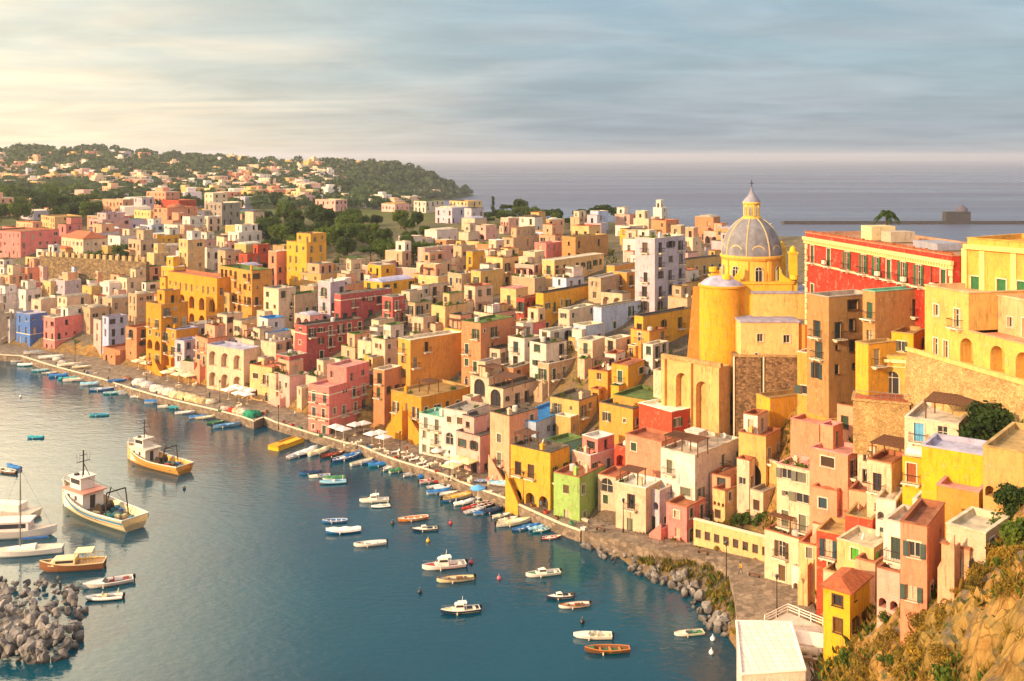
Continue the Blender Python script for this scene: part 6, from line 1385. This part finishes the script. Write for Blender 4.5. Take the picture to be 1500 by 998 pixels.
cover('terrace_weeds',(-150,165,45,330),1500,.45,['leaf','leaf2','dry'],lambda x,y,z:z>4 and free(x,y,z))
# the woods of the far hill
def woods():
    r=random.Random(8); b=MB(); n=0
    for it in range(30000):
        if n>2700: break
        px=r.uniform(-80,690); py=r.uniform(213,316)
        Pw=hit(px,py)
        if Pw is None or Pw.y<620 or Pw.z<.6: continue
        dens=.55
        if px<130 and py>272: dens=1
        if px>500 and py>244: dens=1
        if 140<px<340 and 232<py<270: dens=.85
        dens*= .35+.65*(math.sin(px*.09+py*.21)+math.sin(px*.031-py*.17+1)>-.3)
        if r.random()>dens: continue
        rad=r.uniform(3.5,7)*(1 if Pw.y<1100 else 1.25); n+=1; f=.55
        for _ in range(24):
            d=Vector((r.gauss(0,1),r.gauss(0,1),abs(r.gauss(0,.8)))); d.normalize(); c=Pw+Vector((d.x*rad*.8,d.y*rad*.8,rad*.5+d.z*rad*.75)); e=(d+Vector((r.gauss(0,.5),r.gauss(0,.5),r.gauss(0,.5)))).normalized(); u=e.orthogonal().normalized(); v=e.cross(u); s=rad*r.uniform(.25,.5)
            b.add([c+u*s,c+v*s,c-u*s,c-v*s*.8],[(0,1,2,3)])
    o=b.build('hill_woods',['farleaf']); o['kind']='stuff'; o['label']='far off woods covering the hill and the headland'; o['category']='woods'
woods()
# boulders
def boulder_mesh(seed):
    r=random.Random(seed); import bmesh
    bm=bmesh.new(); bmesh.ops.create_icosphere(bm,subdivisions=2,radius=1)
    pl=[(Vector((r.gauss(0,1),r.gauss(0,1),r.gauss(0,1))).normalized(),r.uniform(.45,.78)) for _ in range(12)]
    for v in bm.verts:
        for n,d in pl:
            k=v.co.dot(n)-d
            if k>0: v.co-=n*k
        v.co+=Vector((r.gauss(0,.03),r.gauss(0,.03),r.gauss(0,.03)))
    me=bpy.data.meshes.new('boulder'); bm.to_mesh(me); bm.free(); me.materials.append(M['rock']); return me
BM=[boulder_mesh(k) for k in range(7)]
def boulder(P,s,lab,grp):
    o=put('boulder',rt.choice(BM),None,P); o.rotation_euler=(rt.uniform(0,6),rt.uniform(0,6),rt.uniform(0,6)); o.scale=(s*rt.uniform(.8,1.25),s*rt.uniform(.8,1.2),s*rt.uniform(.6,.95)); tag(o,'boulder',lab,grp); return o
def breakwater():
    # heap of boulders: a ridge that leaves the picture on the left
    base=MB(); O=atz(-60,930,0); c=0
    prof=[]
    core=[atz(-260,860,0),atz(-60,866,0),atz(60,905,0),atz(98,935,0),atz(60,955,0),atz(-60,968,0),atz(-260,985,0)]
    b=MB(); b.poly([(p.x,p.y,.25) for p in core],-3); cc=sum((Vector(p) for p in core),Vector())/len(core)
    for k,zz in ((.85,.8),(.66,1.4),(.42,2.0)): b.poly([(cc.x+(p.x-cc.x)*k,cc.y+(p.y-cc.y)*k,zz) for p in core],0)
    o=b.build('breakwater_core',['rock']); tag(o,'breakwater','low rubble core of the breakwater under the boulders')
    for it in range(3000):
        if c>=265: break
        px=rt.uniform(-60,122); py=rt.uniform(845,972); P=atz(px,py,0)
        # distance from the spine
        sp=(py-905)/62.0; ed=(px-70)/55 if px>70 else 0
        q=sp*sp+ed*ed
        if q>1: continue
        z=2.9*(1-q)**.8; P=ray(px,py,P.y); G=atz(px,py,z)
        boulder(Vector((G.x,G.y,z-.25)),rt.choice([.4,.5,.6,.8,1.0]),'angular grey boulder in the heap of the breakwater','breakwater boulders'); c+=1
    c=0
    line=[(846,792),(870,806),(900,822),(925,834),(950,846),(980,856),(1004,864),(1016,884),(1030,908),(1050,922),(1068,930)]
    for it in range(110):
        k=rt.randrange(len(line)-1); f=rt.random(); px=line[k][0]+(line[k+1][0]-line[k][0])*f; py=line[k][1]+(line[k+1][1]-line[k][1])*f; P=atz(px,py,0)
        d=rt.uniform(-1.0,2.2); boulder(Vector((P.x+.55*d,P.y+.8*d,.1+max(0,d)*.35)),rt.uniform(.35,.9 if k<5 else 1.2),'dark wave washed boulder along the shore below the path','shore boulders')
breakwater()
# ---------------------------------------------------------------- quay life: parasols, tables, nets, lamps, people
def parasol_mesh(n,r,sq):
    b=MB(); P=[(0,0,.55)]
    m=4 if sq else n
    for k in range(m*2):
        a=2*math.pi*k/(m*2)+R(45 if sq else 0); rr=r*(1 if k%2==0 else (.72 if sq else .96)); P.append((rr*math.cos(a),rr*math.sin(a),0))
    q=len(P); P+= [(x,y,-.16) for x,y,z in P[1:]]; F=[(0,1+k,1+(k+1)%(2*m)) for k in range(2*m)]+[(1+k,q+k,q+(k+1)%(2*m),1+(k+1)%(2*m)) for k in range(2*m)]
    b.add(P,F); return b.mesh('canopy',['canvas'])
def parasol(px,py,r,col,sq=True,z=None,lab=None,desc='cream',zone_='on the quay'):
    P=atz(px,py,1.7) if z is None else atz(px,py,z); T=thing('parasol','parasol',lab,P,rt.uniform(-.2,.2)-.7,'parasols'); put('canopy',cached(('par',sq),lambda:parasol_mesh(8,1,sq)),T,(0,0,2.35),0,col=lin(col),scale=(r,r,1))
    t=cached('pole',lambda:MB().bar((0,0,0),(0,0,2.9),.04,6).box(-.3,.3,-.3,.3,0,.08).mesh('pole',['trim'])); put('pole',t,T)
    if not lab: THINGS.append((T,f"{'square' if sq else 'round'} {desc} parasol",P,px,zone_))
for px,py in [(203,541),(214,536),(226,538),(238,535),(216,544),(230,543)]: parasol(px,py,2.0,'#e2cfa6',desc='cream')
for px,py in [(245,558),(258,553),(270,555),(283,557),(262,561),(276,563)]: parasol(px,py,2.1,'#e8d4aa',desc='cream',zone_='in the square of stacked nets')
for px,py in [(335,585),(346,580),(356,583),(367,586),(378,582),(350,590),(362,592)]: parasol(px,py,1.9,'#e4d8d4',desc='white',zone_='beside the arched cream house')
for px,py in [(492,641),(503,645),(520,638),(533,636),(545,652),(556,650),(562,657)]: parasol(px,py,1.75,'#ddd2cc',desc='pale',zone_='before the pink corner house')
for px,py in [(672,690),(685,694),(662,700)]: parasol(px,py,2.0,'#ecd49a',desc='cream',zone_='before the white arched house')
parasol(664,697,1.6,'#e8e4e4',False,desc='white'); parasol(700,735,1.3,'#5aa0d8',False,desc='blue'); parasol(640,678,1.2,'#dcd0c4',False,desc='pale')
def tent():
    P=atz(1321,762,14.2); T=thing('terrace_parasol','parasol','very large dusty pink parasol on the roof terrace of the white house',P,.3); put('canopy',cached(('par',False),lambda:parasol_mesh(8,1,False)),T,(0,0,2.5),0,col=lin('#b89a90'),scale=(2.3,2.3,2.2)); b=MB(); b.bar((0,0,0),(0,0,3.4),.06,6); b.build('pole',['trim'],T)
# big one stands on the tall white house: find its roof
tent()
def table_set(px,py,z=1.7,lab=None):
    P=atz(px,py,z); T=thing('cafe_table','table',None,P,rt.uniform(0,3),'café tables'); t=cached('tb',lambda:MB().box(-.45,.45,-.45,.45,.70,.75).bar((0,0,0),(0,0,.7),.04,5).box(-.25,.25,-.25,.25,0,.03).mesh('table_top',['trim'])); put('table_top',t,T)
    THINGS.append((T,'small white café table',P,px,'on the quay'))
    for s in (0,1):
        a=T.rotation_euler.z+s*math.pi; c=thing('cafe_chair','chair',None,P+Vector((.85*math.cos(a),.85*math.sin(a),0)),a,'café chairs')
        put('seat',cached('seat',lambda:MB().box(-.22,.22,-.22,.22,.42,.46).mesh('seat',['trim'])),c); put('backrest',cached('bk',lambda:MB().box(.18,.22,-.22,.22,.46,.9).mesh('backrest',['trim'])),c)
        for x,y in ((-.19,-.19),(.19,-.19),(.19,.19),(-.19,.19)): put('leg',cached('lg',lambda:MB().box(-.02,.02,-.02,.02,0,.42).mesh('leg',['trim'])),c,(x,y,0))
        THINGS.append((c,'white café chair',P,px+s,'on the quay'))
for px,py in [(510,655),(525,652),(550,663),(566,666),(590,668),(603,673),(618,678),(632,684),(215,550),(262,568),(285,566),(350,598),(660,704),(688,707)]: table_set(px,py)
def net_heap(px,py,r,h,col,desc):
    P=atz(px,py,1.7); rr=random.Random(px*7+py); b=MB(); n=14; prof=[(1,0),(1.0,.25),(.92,.55),(.7,.82),(.35,.97),(.01,1)]; P_=[]
    for q,z in prof:
        for i in range(n): a=2*math.pi*i/n; k=1+rr.uniform(-.1,.1); P_.append((r*1.1*q*k*math.cos(a),r*.75*q*k*math.sin(a),.75*h*z*(1+rr.uniform(-.06,.06))))
    F=[(j*n+i,j*n+(i+1)%n,(j+1)*n+(i+1)%n,(j+1)*n+i) for j in range(len(prof)-1) for i in range(n)]; b.add(P_,F)
    T=thing('net_heap','fishing nets',None,P,math.atan2(UY,UX),'heaps of fishing gear on the quay'); b.build('cover_sheet',['netting'],T,col=col,smooth=True)
    t=MB()
    for i in range(5): a=rr.uniform(0,6.28); t.bar((r*1.13*math.cos(a),r*.79*math.sin(a),.1),(-.3*math.cos(a),-.3*math.sin(a),h*.78),.05,5)
    t.build('lashing_rope',['wood'],T); THINGS.append((T,desc+' heap of covered fishing nets',P,px,'on the quay'))
for a in [(205,563,2.2,2.0,'#cfc6c0','pale grey'),(216,566,2.0,1.8,'#bdb4b0','pale grey'),(230,572,2.2,1.9,'#d8ccc0','white'),(240,575,2.0,1.7,'#c8bcb0','white'),(249,577,2.2,2.0,'#cfc4ba','white'),(259,581,2.2,1.8,'#d8c098','sand coloured'),(270,583,2.2,1.7,'#d6bc8c','sand coloured'),(281,586,2.2,1.8,'#d8be90','sand coloured'),(294,589,2.0,1.6,'#cdb080','sand coloured'),(308,590,1.7,1.3,'#c8b8a0','pale grey'),(330,600,1.4,1.2,'#c0a898','pinkish'),(340,603,1.2,1.3,'#b04030','red'),(346,604,1.3,1.3,'#c8a888','pinkish'),(356,606,1.7,1.7,'#c2b4a4','pale grey'),(367,610,1.9,1.9,'#2f8a6a','green'),(375,609,1.6,1.6,'#2a7a60','green'),(84,527,1.6,1.1,'#c0b4a8','pale grey'),(92,532,1.6,1.2,'#b0a8a0','pale grey'),(112,536,1.6,1.2,'#a89c90','brownish'),(186,556,1.3,1.0,'#a06a4a','brownish')]: net_heap(*a)
def lamp(px,py,hh=5.0,z=1.7,zone_='on the quay'):
    P=atz(px,py,z); T=thing('street_lamp','street lamp',None,P,0,'street lamps'); put('pole',cached('lp',lambda:MB().bar((0,0,0),(0,0,4.6),.09,7,.05).bar((0,0,0),(0,0,.7),.16,8,.12).mesh('pole',['metal'])),T)
    put('lantern',cached('ln',lambda:MB().lathe([(.05,4.6),(.1,4.65),(.22,5.1),(.3,5.15),(.06,5.35),(.01,5.4)],8).mesh('lantern',['glass'])),T); THINGS.append((T,'dark iron street lamp',P,px,zone_))
for px,py,z in [(767,737,1.7),(913,781,2.3),(1064,851,3),(1138,905,3.6),(586,672,1.7),(408,630,1.7),(322,590,1.7),(215,560,1.7),(658,703,1.7),(110,530,1.7)]: lamp(px,py,5,z)
def bench(px,py,z):
    P=atz(px,py,z); T=thing('bench','bench',None,P,math.atan2(UY,UX),'benches'); b=MB(); b.box(-.8,.8,-.2,.2,.42,.48); b.build('seat',['wood'],T)
    for x in (-.7,.7): b=MB(); b.box(x-.05,x+.05,-.18,.18,0,.42); b.build('leg',['metal'],T)
    THINGS.append((T,'low wooden bench',P,px,'on the path'))
for a in [(880,778,2.3),(1030,812,2.9),(1105,846,3.1)]: bench(*a)
rc_=random.Random(44)
for px,py in [(100,541),(128,547),(140,548),(172,566),(196,569),(322,603),(385,607),(391,604),(415,620),(428,624),(440,628),(470,640),(540,656),(580,672),(640,692),(676,705),(705,716),(718,722),(735,726),(750,728),(780,742),(800,752),(815,760),(838,768),(855,776)]:
    P=atz(px,py,1.72 if px<845 else 2.3); T=thing('fish_crate','crate',None,P,rc_.uniform(0,3),'crates on the quay'); cn,cc=rc_.choice([('blue','#3a6a9a'),('white','#d0c8bc'),('red','#a04030'),('wooden','#7a5636'),('green','#4a7a5a')]); b=MB(); b.box(-.4,.4,-.3,.3,0,.06)
    for q in ((-.4,.4,-.3,-.26),(-.4,.4,.26,.3),(-.4,-.36,-.26,.26),(.36,.4,-.26,.26)): b.box(*q,.06,.42)
    b.build('crate_body',['paint'],T,col=cc); THINGS.append((T,cn+' open crate',P,px,'on the quay'))
for k in range(22):
    i=2+k%(len(QO)-3); f=.3+.4*(k//(len(QO)-3)); x=QO[i][0]+(QO[i+1][0]-QO[i][0])*f; y=QO[i][1]+(QO[i+1][1]-QO[i][1])*f; P=atz(x,y-4,1.7)
    T=thing('mooring_bollard','bollard',None,P,0,'bollards along the quay edge'); MB().lathe([(.01,0),(.16,0),(.13,.35),(.24,.42),(.22,.52),(.01,.56)],10).build('bollard_post',['metal'],T); THINGS.append((T,'dark iron mooring bollard',P,x,'on the quay edge'))
# ---- people: one skinned body each
def person(px,py,top,legs,z=1.7,pose='stand',rz=0,zone_='on the quay',where='',lab=None):
    P=atz(px,py,z); me=bpy.data.meshes.new('body'); st=.16 if pose=='walk' else .03
    V=[(0,0,.95),(0,0,1.2),(0,0,1.42),(0,0,1.52),(0,.02,1.64),(0,.03,1.72),(.1,0,.88),(.11,st,.5),(.11,st*1.6-.02,.08),(.11,st*1.6+.14,.03),(-.1,0,.88),(-.11,-st,.5),(-.11,-st*1.9,.08),(-.11,-st*1.9+.14,.03),(.18,0,1.4),(.25,-st*.8,1.13),(.25,-st+.1,.88),(.25,-st+.14,.8),(-.18,0,1.4),(-.25,st*.8,1.13),(-.25,st+.1,.88),(-.25,st+.14,.8)]
    E=[(0,1),(1,2),(2,3),(3,4),(4,5),(0,6),(6,7),(7,8),(8,9),(0,10),(10,11),(11,12),(12,13),(2,14),(14,15),(15,16),(16,17),(2,18),(18,19),(19,20),(20,21)]
    RR=[.13,.13,.12,.05,.085,.09,.085,.06,.04,.04,.085,.06,.04,.04,.055,.042,.03,.035,.055,.042,.03,.035]
    me.from_pydata(V,E,[]); T=thing('person','person',lab,P,rz,'people on the waterfront'); o=put('body',me,T)
    o.modifiers.new('s','SKIN'); sv_=me.skin_vertices[0].data
    for i,r_ in enumerate(RR): sv_[i].radius=(r_,r_*.85)
    sv_[0].use_root=True; o.modifiers.new('d','SUBSURF').levels=1; o.modifiers['d'].render_levels=1
    dg=bpy.context.evaluated_depsgraph_get(); m2=bpy.data.meshes.new_from_object(o.evaluated_get(dg)); o.modifiers.clear(); o.data=m2
    m2.materials.clear()
    for nm,c in (('skin_tone','#a8745a'),('top_'+top,top),('legs_'+legs,legs),('hair','#2a1c14')):
        if nm not in bpy.data.materials:
            m,nt,b,L=mat(nm); b.inputs['Base Color'].default_value=lin(c if c.startswith('#') else '#888888'); b.inputs['Roughness'].default_value=.85
        m2.materials.append(bpy.data.materials[nm])
    for p in m2.polygons:
        c=p.center; p.material_index=3 if c.z>1.70 or (c.z>1.6 and c.y<-.0) else 0 if c.z>1.49 or (abs(c.x)>.2 and c.z<.98) else 1 if c.z>.92 else 2; p.use_smooth=True
    return T
PP=[(307,584,'#24304a','#22242a','stand',1,'person in dark clothes standing alone on the quay square'),(432,612,'#e0d8d0','#3a4a6a','walk',2,'person in a white top walking near the pink corner house'),(596,665,'#8a3030','#2a2a30','stand',.5,'person in a dark red top beside the sunbeds'),(645,690,'#d8c8b0','#4a4a50','walk',2.4,'person in a beige top walking past the awnings'),(715,712,'#c84a3a','#e0d8d0','stand',0,'person in a red top and pale trousers near the blue parasol'),(722,708,'#e8e0d8','#6a5a4a','stand',1.2,'person in a white top and brown trousers near the blue parasol'),(792,748,'#3a6a9a','#2a2a34','walk',5.6,'person in a blue top walking along the quay bend'),(862,776,'#40444a','#5a5048','stand',2,'person in grey standing by the low weathered parapet'),(1085,842,'#c8a040','#2a3040','walk',5.4,'person in a yellow top walking on the path'),(160,545,'#9a9aa0','#3a3a44','stand',0,'person in a grey top beside the western boats')]
for (px,py,a,b_,ps,rz,lab) in PP: person(px,py,a,b_,1.7 if px<850 else 2.4 if px<900 else 3.1,ps,rz,lab=lab)
# sunbeds on the quay
for px,py in [(597,671),(606,675),(617,681),(626,685),(579,664)]:
    P=atz(px,py,1.7); T=thing('sunbed','sunbed',None,P,.5,'sunbeds on the quay'); b=MB(); b.box(-.9,.5,-.3,.3,.28,.36); b.build('mattress',['canvas'],T,col='#e0d6d0'); b=MB(); b.add([(.5,-.3,.3),(.5,.3,.3),(1.0,.3,.7),(1.0,-.3,.7),(.5,-.3,.24),(.5,.3,.24),(1.0,.3,.64),(1.0,-.3,.64)],[(0,1,2,3),(7,6,5,4),(0,3,7,4),(1,5,6,2),(2,6,7,3)]); b.build('headrest',['canvas'],T,col='#e0d6d0')
    for x in (-.8,.4): b=MB(); b.box(x-.03,x+.03,-.28,.28,0,.28); b.build('leg',['trim'],T)
    THINGS.append((T,'white sunbed',P,px,'on the quay'))
# ---------------------------------------------------------------- the air
def haze():
    b=MB(); b.box(-9000,9000,-400,17500,-14,92); o=b.build('haze',['trim']); m=bpy.data.materials.new('haze'); m.use_nodes=True; nt=m.node_tree
    for n in list(nt.nodes): nt.nodes.remove(n)
    out=N(nt,'ShaderNodeOutputMaterial'); pv=N(nt,'ShaderNodeVolumePrincipled'); pv.inputs['Color'].default_value=(.66,.68,.78,1); pv.inputs['Density'].default_value=HAZE; pv.inputs['Anisotropy'].default_value=.3
    nt.links.new(pv.outputs[0],out.inputs['Volume']); o.data.materials.clear(); o.data.materials.append(m); o['kind']='stuff'; o['label']='thin pale sea haze over the bay'; o['category']='haze'
HAZE=0.00011
haze()
# ---------------------------------------------------------------- every label singles out one thing
ORD='first second third fourth fifth sixth seventh eighth ninth tenth eleventh twelfth thirteenth fourteenth fifteenth sixteenth seventeenth eighteenth nineteenth twentieth'.split()
TENS=['twenty','thirty','forty','fifty','sixty','seventy','eighty','ninety']
def ordw(k):
    if k<20: return ORD[k]
    t,u=divmod(k+1,10)
    if u==0: return TENS[t-2][:-1]+'ieth'
    return TENS[t-2]+'-'+ORD[u-1]
def zone(P,x):
    if P.y>850: return 'on the far hill'
    if P.y>430: return 'in the far town'
    s=min((math.hypot(P.x-f.x,P.y-f.y) for f in FW))
    if x>1100: return 'on the eastern slope'
    if s<15: return 'behind the quay'
    if P.z<20.5: return 'in mid slope'
    return 'in the upper town'
def finish_labels():
    G={}
    for t in THINGS:
        o,d,P,x=t[:4]; G.setdefault((d,t[4] if len(t)>4 else zone(P,x)),[]).append((x,o))
    for (d,z),l in G.items():
        l.sort(key=lambda t:t[0])
        for k,(x,o) in enumerate(l):
            d2=' '.join(d.split())
            if len(l)>1 and len((d2+z).split())>9: d2=' '.join(w for w in d2.split() if w not in('flat','squat'))
            if len(l)==1: o['label']=f"{d2} {z}"
            else: o['label']=f"{d2} {z}, {ordw(k)} such from the left"
finish_labels()
